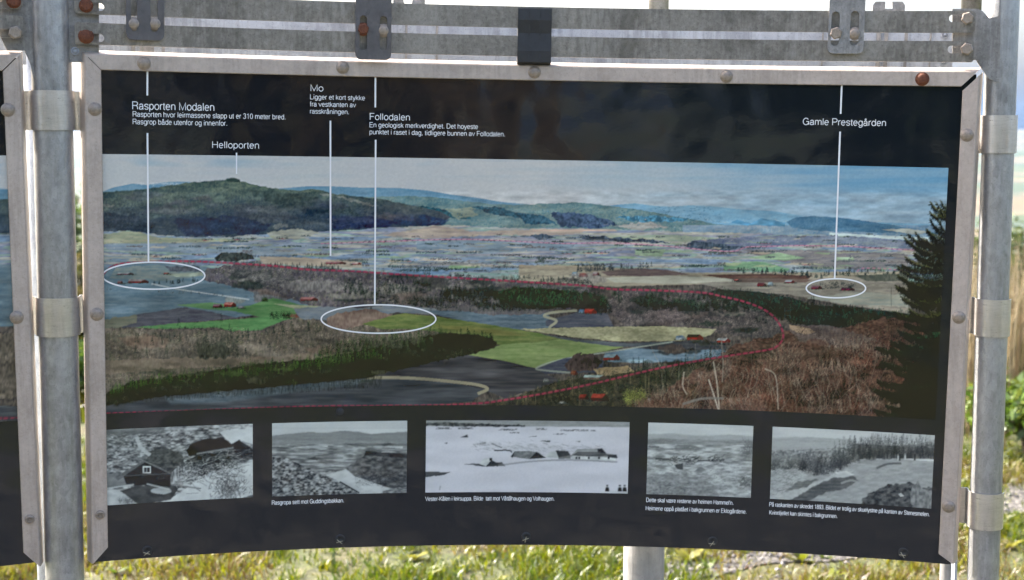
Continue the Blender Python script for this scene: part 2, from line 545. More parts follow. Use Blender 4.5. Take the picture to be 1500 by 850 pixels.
PAL = np.array([[0.078, 0.110, 0.002], [0.140, 0.130, 0.004], [0.036, 0.066, 0.002], [0.135, 0.095, 0.024], [0.17, 0.135, 0.075], [0.080, 0.040, 0.015], [0.140, 0.152, 0.002]])
def grass_field(n, x0, x1, y0, y1, h0, h1, w, name, dens=1.0):
    x = rng.uniform(x0, x1, n); y = rng.uniform(y0, y1, n)
    cl = hnoise(x, y, 0.35, 21) * 0.6 + hnoise(x, y, 0.11, 22) * 0.4
    keep = rng.random(n) < np.clip((cl - 0.28) * 2.6, 0.12, 1) * dens
    gx = hnoise(x, y, 0.8, 24)
    tl2 = np.array(tl); dmin = np.full(n, 9.0)
    for k in range(len(tl2) - 1):
        A, B = tl2[k], tl2[k + 1]; d = B - A
        t = np.clip(((x - A[0]) * d[0] + (y - A[1]) * d[1]) / (d @ d), 0, 1)
        dmin = np.minimum(dmin, np.hypot(x - A[0] - t * d[0], y - A[1] - t * d[1]))
    keep &= (dmin > 0.22 * gx + 0.02) | (rng.random(n) < 0.75)
    x, y, cl, gx = x[keep], y[keep], cl[keep], gx[keep]; n = len(x)
    ty = hnoise(x, y, 0.5, 25)
    ch = rng.random(n)
    idx = np.where(ty > 0.42, np.where(ch < 0.40, 0, np.where(ch < 0.60, 2, np.where(ch < 0.92, 6, 1))), np.where(ch < 0.20, 3, np.where(ch < 0.28, 4, np.where(ch < 0.40, 5, np.where(ch < 0.75, 1, 6)))))
    c = PAL[idx] * rng.uniform(0.7, 1.2, (n, 1))
    h = rng.uniform(h0, h1, n) * (0.5 + cl)
    me = blades(x, y, ground_z(x, y) - 0.01, h, w * rng.uniform(0.6, 1.6, n), rng.uniform(0.2, 1.1, n), c, name)
    o = obj(name, me, M['grass']); o['kind'] = 'stuff'
    return o
o = grass_field(190000, -3.0, 3.2, 4.3, 7.6, 0.02, 0.075, 0.0062, 'meadow_grass')
tag(o, 'short sunlit yellow-green meadow grass just beyond the boards', 'grass')
o = grass_field(90000, -9, 9, 7.6, 26, 0.10, 0.30, 0.016, 'rough_grass')
tag(o, 'taller rough meadow grass sloping away behind the gravel track', 'grass')
o = grass_field(26000, -3, 3.2, 2.75, 4.3, 0.03, 0.10, 0.010, 'trodden_grass')
tag(o, 'trodden grass in the strip close under the boards', 'grass')
V = [(0, 0.0, 0.02)]; F = []
for j_, r_ in enumerate((0.8, 1.6, 2.2, 2.3)):
    for k in range(64):
        an = 2 * math.pi * k / 64
        V.append((r_ * math.cos(an), r_ * math.sin(an), 0.02 if j_ < 3 else -0.02))
F = [[0, 1 + k, 1 + (k + 1) % 64] for k in range(64)]
for j_ in range(3):
    F += [[1 + j_ * 64 + k, 1 + (j_ + 1) * 64 + k, 1 + (j_ + 1) * 64 + (k + 1) % 64, 1 + j_ * 64 + (k + 1) % 64] for k in range(64)]
m, nt, p, new, link = mat('patchy_reflection_floor')  # unseen floor added inside the ring; its dark and pale patches shape panel reflections
tc = new('ShaderNodeTexCoord'); n1 = new('ShaderNodeTexNoise'); n1.inputs['Scale'].default_value = 90; n1.inputs['Detail'].default_value = 6
link(tc.outputs['Object'], n1.inputs['Vector'])
n2 = new('ShaderNodeTexNoise'); n2.inputs['Scale'].default_value = 1.7; n2.inputs['Detail'].default_value = 5; link(tc.outputs['Object'], n2.inputs['Vector'])
r1 = ramp(nt, [(0.3, (0.6, 0.6, 0.6)), (0.7, (1.3, 1.3, 1.3))]); link(n1.outputs[0], r1.inputs[0])
r2 = ramp(nt, [(0.42, (0.012, 0.014, 0.018)), (0.50, (0.045, 0.043, 0.04)), (0.62, (0.115, 0.105, 0.09))]); link(n2.outputs[0], r2.inputs[0])
mx = new('ShaderNodeMix'); mx.data_type = 'RGBA'; mx.blend_type = 'MULTIPLY'; mx.inputs[0].default_value = 1
link(r2.outputs[0], mx.inputs[6]); link(r1.outputs[0], mx.inputs[7]); link(mx.outputs[2], p.inputs['Base Color']); p.inputs['Roughness'].default_value = 0.9
o = obj('added_reflection_floor', mesh(V, F), m); o['kind'] = 'structure'

# broad-leaved weeds among the grass
def weed(x, y, s, seed, colr):
    r = random.Random(seed); V, F = [], []
    z = float(ground_z(x, y))
    for k in range(r.randint(6, 10)):
        a = r.random() * 6.28; up = r.uniform(0.3, 1.2); L = s * r.uniform(0.6, 1.1); w = L * r.uniform(0.14, 0.24)
        dx, dy = math.cos(a), math.sin(a); b = len(V)
        for t, ww in ((0, 0.25), (0.35, 1.0), (0.7, 0.8), (1.0, 0.05)):
            px_, pz_ = L * t * math.cos(up * (1 - 0.5 * t)), L * t * math.sin(up) * (1 - 0.35 * t)
            for sg in (-1, 1):
                V.append((x + dx * px_ - dy * w * ww * sg, y + dy * px_ + dx * w * ww * sg, z + pz_))
        F += [[b + 2 * i, b + 2 * i + 1, b + 2 * i + 3, b + 2 * i + 2] for i in range(3)]
    return V, F, np.array(colr) * np.repeat(np.array([r.uniform(0.75, 1.2) for _ in range(len(V) // 8)]), 8)[:, None]
wr = random.Random(4)
WV, WF, WC = [], [], []
for k in range(110):
    yy = wr.uniform(4.75, 6.4); xx = wr.uniform(-0.36, 0.38) * yy
    v_, f_, c_ = weed(xx, yy, wr.uniform(0.035, 0.10), k, wr.choice([(0.14, 0.155, 0.008), (0.075, 0.115, 0.008), (0.17, 0.16, 0.015), (0.05, 0.09, 0.008)]))
    WF += [[q + len(WV) for q in f] for f in f_]; WV += v_; WC.append(c_)
me = mesh(WV, WF)
at = me.color_attributes.new('Col', 'FLOAT_COLOR', 'POINT')
c = np.ones((len(WV), 4), np.float32); c[:, :3] = np.concatenate(WC)
at.data.foreach_set('color', c.reshape(-1))
o = obj('meadow_weeds', me, M['grass'], smooth=True)
tag(o, 'low broad-leaved yellow-green weeds scattered in the sunlit meadow grass', 'weeds', kind='stuff')

# pebbles on the track
def pebbles():
    V, F, n = [], [], 380
    ico = [(0, 0, 1), (0.9, 0, 0.1), (-0.45, 0.78, 0.1), (-0.45, -0.78, 0.1), (0.3, 0.5, 0.75), (0.3, -0.5, 0.75), (-0.6, 0, 0.75)]
    fs = [[1, 4, 5], [4, 0, 5], [4, 2, 6], [4, 6, 0], [6, 3, 5], [6, 5, 0], [1, 2, 4], [2, 3, 6], [3, 1, 5]]
    for k in range(n):
        t = random.random() * 3.9; i = min(int(t), len(tl) - 2); f = t - i
        c = Vector(tl[i]).lerp(Vector(tl[i + 1]), f)
        x, y = c.x + random.gauss(0, 0.2), c.y + random.gauss(0, 0.2)
        s = random.uniform(0.006, 0.022); a = random.random() * 6.28
        z = float(ground_z(x, y)) + 0.006
        b = len(V)
        for px_, py_, pz_ in ico:
            V.append((x + s * (px_ * math.cos(a) - py_ * math.sin(a)), y + s * (px_ * math.sin(a) + py_ * math.cos(a)) * 0.8, z + s * 0.6 * pz_))
        F += [[q + b for q in f_] for f_ in fs]
    return mesh(V, F)
m, nt, p, new, link = mat('pebble_stone')
oi = new('ShaderNodeTexCoord'); nn = new('ShaderNodeTexNoise'); nn.inputs['Scale'].default_value = 25
link(oi.outputs['Object'], nn.inputs['Vector'])
r1 = ramp(nt, [(0.35, (0.05, 0.045, 0.045)), (0.65, (0.15, 0.135, 0.13))]); link(nn.outputs[0], r1.inputs[0]); link(r1.outputs[0], p.inputs['Base Color'])
o = obj('pebbles', pebbles(), m); tag(o, 'loose grey pebbles lying on the gravel track', 'pebbles', kind='stuff')

def leaf_cloud(cx, cy, cz, rx, ry, rz, n, size, pal, clumps=14, seed=0):
    r = np.random.default_rng(seed)
    cc = r.normal(0, 0.5, (clumps, 3)); cc /= np.maximum(1, np.linalg.norm(cc, axis=1, keepdims=True))
    k = r.integers(0, clumps, n)
    P = cc[k] * 0.75 + r.normal(0, 0.2, (n, 3))
    P = P * np.array([rx, ry, rz]) + np.array([cx, cy, cz])
    P[:, 2] = np.maximum(P[:, 2], cz - rz * 1.0)
    d1 = r.normal(0, 1, (n, 3)); d1 /= np.linalg.norm(d1, axis=1, keepdims=True)
    d2 = np.cross(d1, r.normal(0, 1, (n, 3))); d2 /= np.linalg.norm(d2, axis=1, keepdims=True)
    s = size * r.uniform(0.6, 1.4, (n, 1))
    V = np.stack([P - d1 * s, P + d2 * s * 0.45, P + d1 * s, P - d2 * s * 0.45], 1)
    me = bpy.data.meshes.new('foliage')
    me.vertices.add(n * 4); me.loops.add(n * 4); me.polygons.add(n)
    me.vertices.foreach_set('co', V.reshape(-1))
    me.loops.foreach_set('vertex_index', np.arange(n * 4, dtype=np.int32))
    me.polygons.foreach_set('loop_start', np.arange(0, n * 4, 4, dtype=np.int32))
    me.update(calc_edges=True)
    pal = np.array(pal)
    c = np.ones((n, 4, 4)); c[:, :, :3] = (pal[r.integers(0, len(pal), n)] * r.uniform(0.7, 1.25, (n, 1)))[:, None, :]
    at = me.color_attributes.new('Col', 'FLOAT_COLOR', 'POINT')
    at.data.foreach_set('color', c.reshape(-1).astype(np.float32))
    return me

def shrub(x, y, h, w, n, size, pal, label, seed, trunk=0.02, cat='shrub', name='shrub', group=None):
    z = float(ground_z(x, y))
    t = thing(name, (x, y, z), label, cat, group)
    obj('foliage', leaf_cloud(x, y, z + h * 0.56, w, w, h * 0.45, n, size, pal, seed=seed), M['leaf'], t)
    r = random.Random(seed)
    V, F = [], []
    for k in range(6):
        a = r.random() * 6.28; e = r.uniform(0.3, 0.7)
        tb = tube((x, y, z - 0.05), (x + math.cos(a) * w * e, y + math.sin(a) * w * e, z + h * r.uniform(0.55, 0.9)), trunk, trunk * 0.3, 7, 2)
        b = len(V); V += [tuple(v.co) for v in tb.vertices]; F += [[i + b for i in p_.vertices] for p_ in tb.polygons]
        bpy.data.meshes.remove(tb)
    obj('stems', mesh(V, F), M['bark'], t)
    return t
DG = [(0.045, 0.075, 0.015), (0.065, 0.095, 0.020), (0.030, 0.050, 0.015)]
LG = [(0.085, 0.13, 0.012), (0.12, 0.15, 0.02), (0.055, 0.10, 0.012)]
OG = [(0.070, 0.065, 0.015), (0.050, 0.055, 0.015), (0.090, 0.075, 0.025)]
shrub(2.66, 7.25, 0.42, 0.36, 2400, 0.03, LG, 'low bright green leafy bush beside the gravel track', 1)
shrub(7.3, 20.5, 1.9, 1.2, 2600, 0.07, DG, 'dark green shrub on the slope past the dry reeds', 2)
shrub(-5.1, 16.6, 1.7, 1.0, 2400, 0.06, DG, 'dark green shrub on the slope behind the pole between the two boards', 3)
shrub(-3.55, 11.6, 0.75, 0.6, 2200, 0.045, OG, 'olive brown low shrub in the rough grass', 4)
shrub(-2.6, 8.6, 0.45, 0.4, 1800, 0.04, LG, 'small light green weed bush in the rough grass', 5)
shrub(9.6, 24.5, 2.6, 1.7, 3000, 0.09, OG, 'tall olive shrub far down the slope past the dry reeds', 6)

# trees and bushes on the landward side, behind the visitor; the glossy prints mirror them
BR = [(0.204, 0.132, 0.054), (0.156, 0.120, 0.048), (0.240, 0.156, 0.072), (0.120, 0.108, 0.042)]
for k, (x, y, h, w, pal, lab) in enumerate(((-4.6, -7.5, 3.6, 1.5, BR, 'brown autumn birch thicket on the landward side'), (-1.4, -10.5, 4.6, 1.9, DG, 'dark green spruce thicket on the landward side'), (2.2, -9.0, 3.2, 1.4, BR, 'low brown autumn thicket on the landward side'),
        (5.6, -10.0, 4.8, 1.9, OG, 'tall olive thicket on the landward side'), (-8.4, -9.5, 5.0, 2.1, DG, 'broad dark green thicket on the landward side'), (9.6, -8.5, 4.0, 1.8, BR, 'broad brown thicket on the landward side'))):
    shrub(x, y, h, w, 4200, 0.13, pal, lab, 40 + k, 0.05, 'thicket', 'thicket')

# tall dry reeds past the track
n = 1500
x = rng.normal(3.05, 0.45, n); y = rng.normal(8.7, 0.5, n)
c = np.array([[0.210, 0.165, 0.100], [0.165, 0.120, 0.065], [0.250, 0.210, 0.140], [0.110, 0.100, 0.030]])[rng.integers(0, 4, n)]
me = blades(x, y, ground_z(x, y) - 0.02, rng.uniform(0.6, 1.15, n), np.full(n, 0.012), rng.uniform(0.02, 0.25, n), c, 'dry_reeds')
o = obj('dry_reeds', me, M['grass']); tag(o, 'clump of tall dry brown reed stalks past the gravel track', 'reeds', kind='stuff')

# ------------------------------------------------------------------ poles
def ring_pt(px, py, dr):
    u, v = px_ring(px, py, dr)
    return ring1(float(u), dr, float(v))

def pole_line(a, b, dr, z0, z1):
    """two photo points on the pole's axis, at ring distance dr -> ends at heights z0, z1"""
    A, B = ring_pt(*a, dr), ring_pt(*b, dr)
    f = lambda z: A + (B - A) * ((z - A.z) / (B.z - A.z))
    return f(z0), f(z1)
LP_DR, RP_DR = 0.018, 0.03
lp0, lp1 = pole_line((74, 50), (95, 840), LP_DR, -0.1, 2.35)
rp0, rp1 = pole_line((1467.5, 60), (1441.5, 800), RP_DR, -0.1, 2.35)
LPR, RPR = 0.0305, 0.0255
def round_pole(p0, p1, r, label, name='steel_pole', matl='galv_pole', group=None):
    t = thing(name, (p0.x, p0.y, 0), label, 'pole', group)
    obj('tube', tube(p0, p1, r, n=40, rings=6), M[matl], t, True)
    bs = p0 + (p1 - p0) * (0.1 / (p1 - p0).length)
    obj('base_flange', lathe_at([(r * 2.2, 0), (r * 2.2, 0.012), (r * 1.05, 0.014), (r * 1.05, 0.03)], (bs.x, bs.y, 0.0)), M[matl], t)
    return t
def lathe_at(profile, loc):
    me = lathe(profile); me.transform(Matrix.Translation(Vector(loc))); return me
left_pole = round_pole(lp0, lp1, LPR, 'thick grey galvanised pole standing between the two boards')
right_pole = round_pole(rp0, rp1, RPR, 'slimmer grey galvanised pole at the edge of the complete board')

def rmap(a, d, b):
    return ring(a, d, b)

def PX(x, y, dr=0.0):
    u, v = px_ring(x, y, dr)
    return float(u), float(v)

# gusset plates welded to the poles
def gusset(parent, pts, d0, d1):
    P = [PX(x, y, d0) for x, y in pts]
    return obj('gusset_plate', plate(P, [], d0, d1, rmap), M['galv'], parent)
GD0, GD1 = 0.004, 0.012
gusset(left_pole, [(86, -30), (145, -30), (145, 79), (123, 79), (123, 91), (103, 91), (98, 118), (86, 130)], GD0, GD1)
gusset(left_pole, [(62, -30), (62, 130), (51, 122), (44, 92), (36, 74), (10, 74), (-6, 40), (-6, -30)], GD0, GD1)
gusset(right_pole, [(1466, -20), (1462, 24), (1449, 27), (1440, 17), (1432, 13), (1395, 13), (1395, 88), (1430, 88), (1436, 98), (1449, 116), (1464, 122)], GD0, GD1)

# ------------------------------------------------------------------ shared small hardware
def dome(r, h):
    return lathe([(r * 1.22, 0), (r * 1.2, 0.0007), (r * 1.02, 0.0007), (r, h * 0.2), (r * 0.93, h * 0.45), (r * 0.78, h * 0.7), (r * 0.55, h * 0.88), (r * 0.28, h * 0.97), (r * 0.08, h)], 28)
ME = {}
ME['dome'] = dome(0.0088, 0.0042); ME['dome'].materials.append(M['bolt']); ME['dome'].shade_smooth()
ME['dome_rust'] = dome(0.0092, 0.0055); ME['dome_rust'].materials.append(M['rust']); ME['dome_rust'].shade_smooth()
ME['hex'] = hexbolt(0.0102, 0.007, 0.0); ME['hex'].materials.append(M['bolt'])
ME['hex_rust'] = hexbolt(0.0092, 0.007, 0.0108); ME['hex_rust'].materials.append(M['rust'])
ME['dome_rust2'] = dome(0.0098, 0.006); ME['dome_rust2'].materials.append(M['rust']); ME['dome_rust2'].shade_smooth()
ME['torx'] = lathe([(0.0078, 0), (0.0078, 0.0012), (0.0068, 0.0030), (0.0045, 0.0038), (0.0040, 0.0008), (0.0016, 0.0006), (0.0013, 0.0030), (0.0004, 0.0032)], 18); ME['torx'].materials.append(M['bolt'])
ME['ring_nut'] = lathe([(0.0062, 0), (0.0062, 0.003), (0.0046, 0.0035), (0.0044, 0.001), (0.0026, 0.001), (0.0024, 0.005), (0.0004, 0.0055)], 18); ME['ring_nut'].materials.append(M['galv_light'])
ME['ring_nut_dark'] = ME['ring_nut'].copy(); ME['ring_nut_dark'].materials[0] = M['bolt']

def bolt(kind, px, py, dr, parent, name='bolt', roll=0.0):
    u, v = PX(px, py, dr)
    return place(name, ME[kind], ring_matrix(u, dr, v, roll), parent)

# bolts through the gussets
# ------------------------------------------------------------------ curved rails
RD0, RD1 = -0.014, -0.006
def mean_v(pts, dr):
    return sum(PX(x, y, dr)[1] for x, y in pts) / len(pts)
vu0 = mean_v([(240, 28), (680, 40), (1180, 45), (1400, 45)], RD0); vu1 = mean_v([(680, 11), (1180, 15.5), (1400, 13.5)], RD0)
vl0 = mean_v([(240, 73), (680, 82.3), (1180, 86.8), (1400, 87.5)], RD0); vl1 = mean_v([(240, 43), (680, 53), (1180, 56), (1400, 56)], RD0)
uL = PX(109, 30, RD0)[0]; uR1 = PX(1429, 30, RD0)[0]; uR2 = PX(1427, 70, RD0)[0]
def rail(v0, v1, ua, ub, slots, label, group, corner):
    t = thing('curved_rail', ring1((ua + ub) / 2, RD1, v0), label, 'rail', group)
    def bent(a, d, b):
        f = np.clip((b - v0) / (v1 - v0), 0, 1)
        return ring(a, d - 0.0025 * f ** 3 + 0.003 * (1 - f) ** 4, b)
    me = plate(rrect(ua, v0, ub, v1, corner, 0.03), slots, RD0, RD1, bent)
    obj('bar', me, M['galv'], t)
    return t
def hslot(x0, x1, yc, h, dr=RD0):
    a, v = PX(x0, yc, dr); b, _ = PX(x1, yc, dr); k = h * 1.14e-3 / 2
    return slot(a, v - k, b, v + k)
GR = 'curved rails above the boards'
rail_u = rail(vu0, vu1, uL, uR1, [hslot(117, 153, 9, 11), hslot(1390, 1421, 27, 11)], 'upper of the two long curved galvanised rails above the complete board', GR, 0.006)
rail_l = rail(vl0, vl1, uL, uR2, [hslot(117, 153, 54.5, 11), hslot(1388, 1420, 72.5, 11)], 'lower of the two long curved galvanised rails, just over the board frame', GR, 0.004)
uLb = PX(34, 30, RD0)[0]
rail_lu = rail(vu0 + 0.003, vu1 + 0.003, uLb - 1.3, uLb, [hslot(-10, 30, 4, 11)], 'upper curved rail above the cut-off neighbouring board', GR, 0.006)
rail_ll = rail(vl0 + 0.006, vl1 + 0.006, uLb - 1.3, uLb, [hslot(-10, 30, 48, 11)], 'lower curved rail above the cut-off neighbouring board', GR, 0.004)
bolt('hex_rust', 126, 8.5, RD0, rail_u); bolt('dome_rust2', 126, 53, RD0, rail_l)
bolt('hex_rust', 20, 2, RD0, rail_lu); bolt('hex', 22, 48, RD0, rail_ll)
bolt('hex', 1417, 27, RD0, rail_u); bolt('hex', 1416, 72, RD0, rail_l, roll=0.5)

# outer ring beam seen between and below the rails
BD = 0.105
vb0, vb1 = PX(680, 112, BD)[1], PX(680, 30, BD)[1]
def beam(ua, ub, label):
    t = thing('ring_beam', ring1((ua + ub) / 2, BD, vb0), label, 'beam', 'outer ring beams')
    obj('web', plate(rrect(ua, vb0, ub, vb1, 0.0, 0.03), [], BD, BD + 0.006, rmap), M['galv_light'], t)
    return t
bA, bB = PX(123, 60, BD)[0], PX(1397, 60, BD)[0]
b1 = beam(bA, bB, 'bright galvanised flat beam behind the two long curved rails')
b2 = beam(PX(-700, 60, BD)[0], PX(38, 60, BD)[0], 'bright galvanised flat beam behind the rails of the cut-off board')
for (xx, yy) in ((1384, 51), (1382, 91)):
    bolt('ring_nut', xx, yy, BD, b1, 'nut')
bolt('ring_nut', 18, 71, BD, b2, 'nut')
bolt('ring_nut', 110, 75, GD0, left_pole, 'nut')
# cover strips on the beam (vertical seams)
for xx, w in ((1287, 6), (1298, 5), (1327, 4), (1363, 2), (1205, 2), (595, 3), (640, 3), (195, 5), (215, 18), (239, 4)):
    a, _ = PX(xx, 60, BD); k = w * 0.6e-3
    obj('seam_strip', plate(rrect(a - k, vb0 + 0.002, a + k, vb1 - 0.002, 0.0), [], BD - 0.004, BD - 0.0005, rmap), M['galv'], b1)

# slotted brackets bolted over the rails
KD0, KD1 = -0.022, -0.015
def bracket(x0, x1, yt, yb, slots, bolts, matl, label, tilt=0.0):
    ua, v0 = PX(x0, yb, KD0); ub, _ = PX(x1, yb, KD0); _, v1 = PX((x0 + x1) / 2, yt, KD0)
    t = thing('slotted_bracket', ring1((ua + ub) / 2, KD1, v0), label, 'bracket', 'brackets on the rails')
    hs = []
    for (sx0, sx1, sy0, sy1) in slots:
        a, w1 = PX(sx0, sy0, KD0); b, w0 = PX(sx1, sy1, KD0)
        hs.append(slot(a, w0, b, w1))
    obj('plate', plate(rrect(ua, v0, ub, v1, (0.009, 0.009, 0.001, 0.001)), hs, KD0, KD1, rmap), M[matl], t)
    for kind, bx_, by_ in bolts:
        bolt(kind, bx_, by_, KD0 + 0.002, t)
    return t
bracket(185, 240.5, -60, 58, [(191, 201, -40, 46), (220, 231.5, -40, 47)], [('dome', 196, 35), ('dome', 227.5, 35)], 'galv_dark', 'dark slotted bracket over the rails, close to the thick pole')
bracket(520.5, 573, -60, 87, [(527, 537.5, 22.5, 73.5), (556.5, 567, 23.5, 74)], [('hex_rust', 532, 43), ('dome', 562, 45)], 'galv_dark', 'long dark slotted bracket with one rusty bolt over the rails')
bracket(1212, 1264.5, -60, 78.5, [(1218.5, 1228.5, 17, 67.5), (1246.5, 1257, 16, 67)], [('hex', 1224.5, 49), ('dome', 1252, 49.5)], 'galv', 'light grey slotted bracket over the rails, close to the slim pole')

# black band wrapped round both rails
ua, v0 = PX(758, 92.5, -0.018); ub, _ = PX(807, 92.5, -0.018); _, v1 = PX(782, 11.5, -0.018)
wrap = thing('wrapped_band', ring1((ua + ub) / 2, 0, v0), 'black rubber band wrapped round the two curved rails', 'band')
sec = [(v0, -0.012), (v0 + 0.002, -0.0185), (v0 + 0.02, -0.0195), ((v0 + v1) / 2 + 0.004, -0.0165), (v1 - 0.02, -0.0195), (v1 - 0.002, -0.0185), (v1 + 0.002, -0.013), (v1 + 0.002, 0.0), (v1, 0.006), (v0, 0.006), (v0 - 0.001, 0.0)]
V = np.concatenate([ring(u_, np.array([s[1] for s in sec]), np.array([s[0] for s in sec])) for u_ in np.linspace(ua, ub, 9)])
ns = len(sec)
F = [[j * ns + k, j * ns + (k + 1) % ns, (j + 1) * ns + (k + 1) % ns, (j + 1) * ns + k] for j in range(8) for k in range(ns)] + [list(range(ns)), [8 * ns + k for k in range(ns)]]
obj('band', fix_normals(mesh(V, F)), M['rubber'], wrap)
for f_ in (0.33, 0.66):
    uu = ua + (ub - ua) * f_
    V = np.concatenate([ring(u_, np.array([-0.0200, -0.0172, -0.0200]), np.array([v0 + 0.006, (v0 + v1) / 2, v1 - 0.006])) for u_ in (uu - 0.0012, uu + 0.0012)])
    obj('ridge', mesh(V, [[0, 1, 4, 3], [1, 2, 5, 4]]), M['rubber'], wrap)

# forked lugs and posts of the outer ring behind the rails
def lug(x0, x1, xa, xb, ytop, ynotch, dr, label):
    a, vt = PX(x0, ytop, dr); b, _ = PX(x1, ytop, dr); c, vn = PX((xa + xb) / 2, ynotch, dr); xa_, _ = PX(xa, ytop, dr); xb_, _ = PX(xb, ytop, dr)
    vb = vb0 + 0.01
    P = [(a, vb), (b, vb), (b, vt - 0.006), (b - 0.004, vt), (xb_, vt), (c + 0.006, vn), (c - 0.006, vn), (xa_, vt), (a + 0.004, vt), (a, vt - 0.006)]
    t = thing('forked_lug', ring1((a + b) / 2, dr, vb), label, 'lug', 'forked lugs on the ring beam')
    obj('lug_plate', plate(P, [], dr, dr + 0.006, rmap), M['galv'], t)
lug(576, 623, 588, 607, -14, 6, 0.115, 'forked steel lug rising right beside the bracket with the rusty bolt')
lug(1279, 1326, 1297, 1307, 2.5, 13, 0.115, 'forked steel lug rising between the light bracket and the slim pole')
def back_post(px, py, dr, r, z0, z1, label, matl='galv_pole', n=28):
    q = ring_pt(px, py, dr)
    t = thing('back_post', (q.x, q.y, z0), label, 'post', 'posts behind the boards')
    obj('tube', tube((q.x, q.y, z0), (q.x, q.y, z1), r, n=n), M[matl], t, True)
    obj('cap', lathe_at([(r * 1.06, 0), (r * 1.06, 0.012), (r * 0.6, 0.018)], (q.x, q.y, z1)), M[matl], t)
    return t
back_post(943, 830, 0.13, 0.0375, -0.03, 1.36, 'pale sunlit round post standing under the middle of the board', 'galv_post')
back_post(1387, 840, 0.16, 0.0125, -0.03, 1.5, 'thin white round post under the corner of the board near the slim pole', 'galv_post')
back_post(965, 4, 0.35, 0.019, 1.7, 2.4, 'grey round post rising behind the curved rails', 'galv')
back_post(1423, 3, 0.17, 0.0170, 1.75, 2.4, 'short round post rising behind the rail ends at the slim pole', 'galv')
back_post(54, 400, 0.20, 0.0165, -0.03, 1.78, 'thin pale post close behind the thick pole', 'galv_light')

# perforated steel upright behind the slim pole: a flat bar set radially
pu, pv = PX(1408, 500, 0.03)
pz0, pz1 = PX(1408, 200, 0.03)[1], -1.2
tilt = (PX(1401, 830, 0.03)[0] - PX(1419, 210, 0.03)[0]) / (PX(1401, 830, 0.03)[1] - PX(1419, 210, 0.03)[1])
t = thing('perforated_upright', ring1(pu, 0.03, -EYE + 0.28), 'white perforated steel upright between the board and the slim pole', 'post')
holes = []
k = 0
vv = -0.40
def upmap(a, d, b):
    # a = depth outward, d = thickness along the circle, b = height
    return ring(pu + tilt * (b - pv) + d, 0.03 + a, b)
while vv < pz0 - 0.02:
    for aa in (0.018, 0.045, 0.072):
        holes.append([(aa + (0.013 if k % 2 else 0) + 0.0042 * math.cos(q * 1.2566), vv + 0.0042 * math.sin(q * 1.2566)) for q in range(5)])
    vv += 0.016; k += 1
obj('perforated_bar', plate([(0, pz1), (0.105, pz1), (0.105, pz0), (0, pz0)], holes, 0.0, 0.004, upmap), M['galv_light'], t)

# ------------------------------------------------------------------ band clamps holding boards to poles
def clamp(axis0, axis1, prad, y0, y1, xa, xb, label, dr_wing, both):
    """half band round the front of a pole; wings run to the board edges"""
    d = (axis1 - axis0).normalized()
    # height range from photo rows taken on the pole's axis
    def at(y):
        best = None
        for k in range(401):
            q = axis0.lerp(axis1, k / 400)
            P = q - Vector((0, 0, EYE)); dd = P.y * CP - P.z * SP; yy = CYP - FPX * (P.y * SP + P.z * CP) / dd
            if best is None or abs(yy - y) < best[0]: best = (abs(yy - y), q)
        return best[1]
    top, bot = at(y0), at(y1)
    mid = (top + bot) / 2
    toc = Vector((-mid.x, -mid.y, 0)).normalized()             # towards the visitor
    side = d.cross(toc).normalized()                            # pick rightwards
    if side.x < 0: side = -side
    rr = prad + 0.0035
    V, F = [], []
    prof = []
    wl, wr = xa, xb
    nrm_back = -0.010
    if wl is not None:
        prof += [(-wl, dr_wing), (-wl + 0.001, dr_wing + 0.001)] if False else [(-wl, dr_wing)]
        prof += [(-rr - 0.004, dr_wing), (-rr - 0.0005, dr_wing + 0.004)]
    for k in range(15):
        a = math.pi * (1 - k / 14)
        prof.append((rr * math.cos(a), rr * math.sin(a)))
    if wr is not None:
        prof += [(rr + 0.0005, dr_wing + 0.004), (rr + 0.004, dr_wing), (wr, dr_wing)]
    n = len(prof); th = 0.0022
    rows = []
    for (c, off) in ((top, 0), (bot, 0)):
        rows.append([c + side * a + toc * b for a, b in prof])
    inner = []
    for (c, off) in ((top, 0), (bot, 0)):
        inner.append([c + side * a * 0.97 + toc * (b - th) for a, b in prof])
    V = rows[0] + rows[1] + inner[0] + inner[1]
    for k in range(n - 1):
        F.append([k, k + 1, n + k + 1, n + k]); F.append([2 * n + k, 3 * n + k, 3 * n + k + 1, 2 * n + k + 1])
        F.append([k, 2 * n + k, 2 * n + k + 1, k + 1]); F.append([n + k, n + k + 1, 3 * n + k + 1, 3 * n + k])
    F.append([0, n, 3 * n, 2 * n]); F.append([n - 1, 3 * n - 1, 4 * n - 1, 2 * n - 1])
    t = thing('band_clamp', tuple(bot), label, 'clamp', 'band clamps round the poles')
    me = fix_normals(mesh(V, F))
    o = obj('band', me, M['strap'], t)
    for pl in me.polygons: pl.use_smooth = True
    me.set_sharp_from_angle(angle=math.radians(35))
    return t
clamp(lp0, lp1, LPR, 134, 189, 0.060, 0.062, 'wide band clamp high on the thick pole between the boards', -0.016, True)
clamp(lp0, lp1, LPR, 437, 490.5, 0.056, 0.054, 'band clamp halfway up the thick pole between the boards', -0.016, True)
clamp(rp0, rp1, RPR, 172, 225, 0.052, None, 'topmost band clamp on the slim pole', -0.012, False)
clamp(rp0, rp1, RPR, 438, 491, 0.047, None, 'middle band clamp on the slim pole', -0.012, False)
clamp(rp0, rp1, RPR, 718.5, 771, 0.046, None, 'lowest band clamp on the slim pole', -0.012, False)

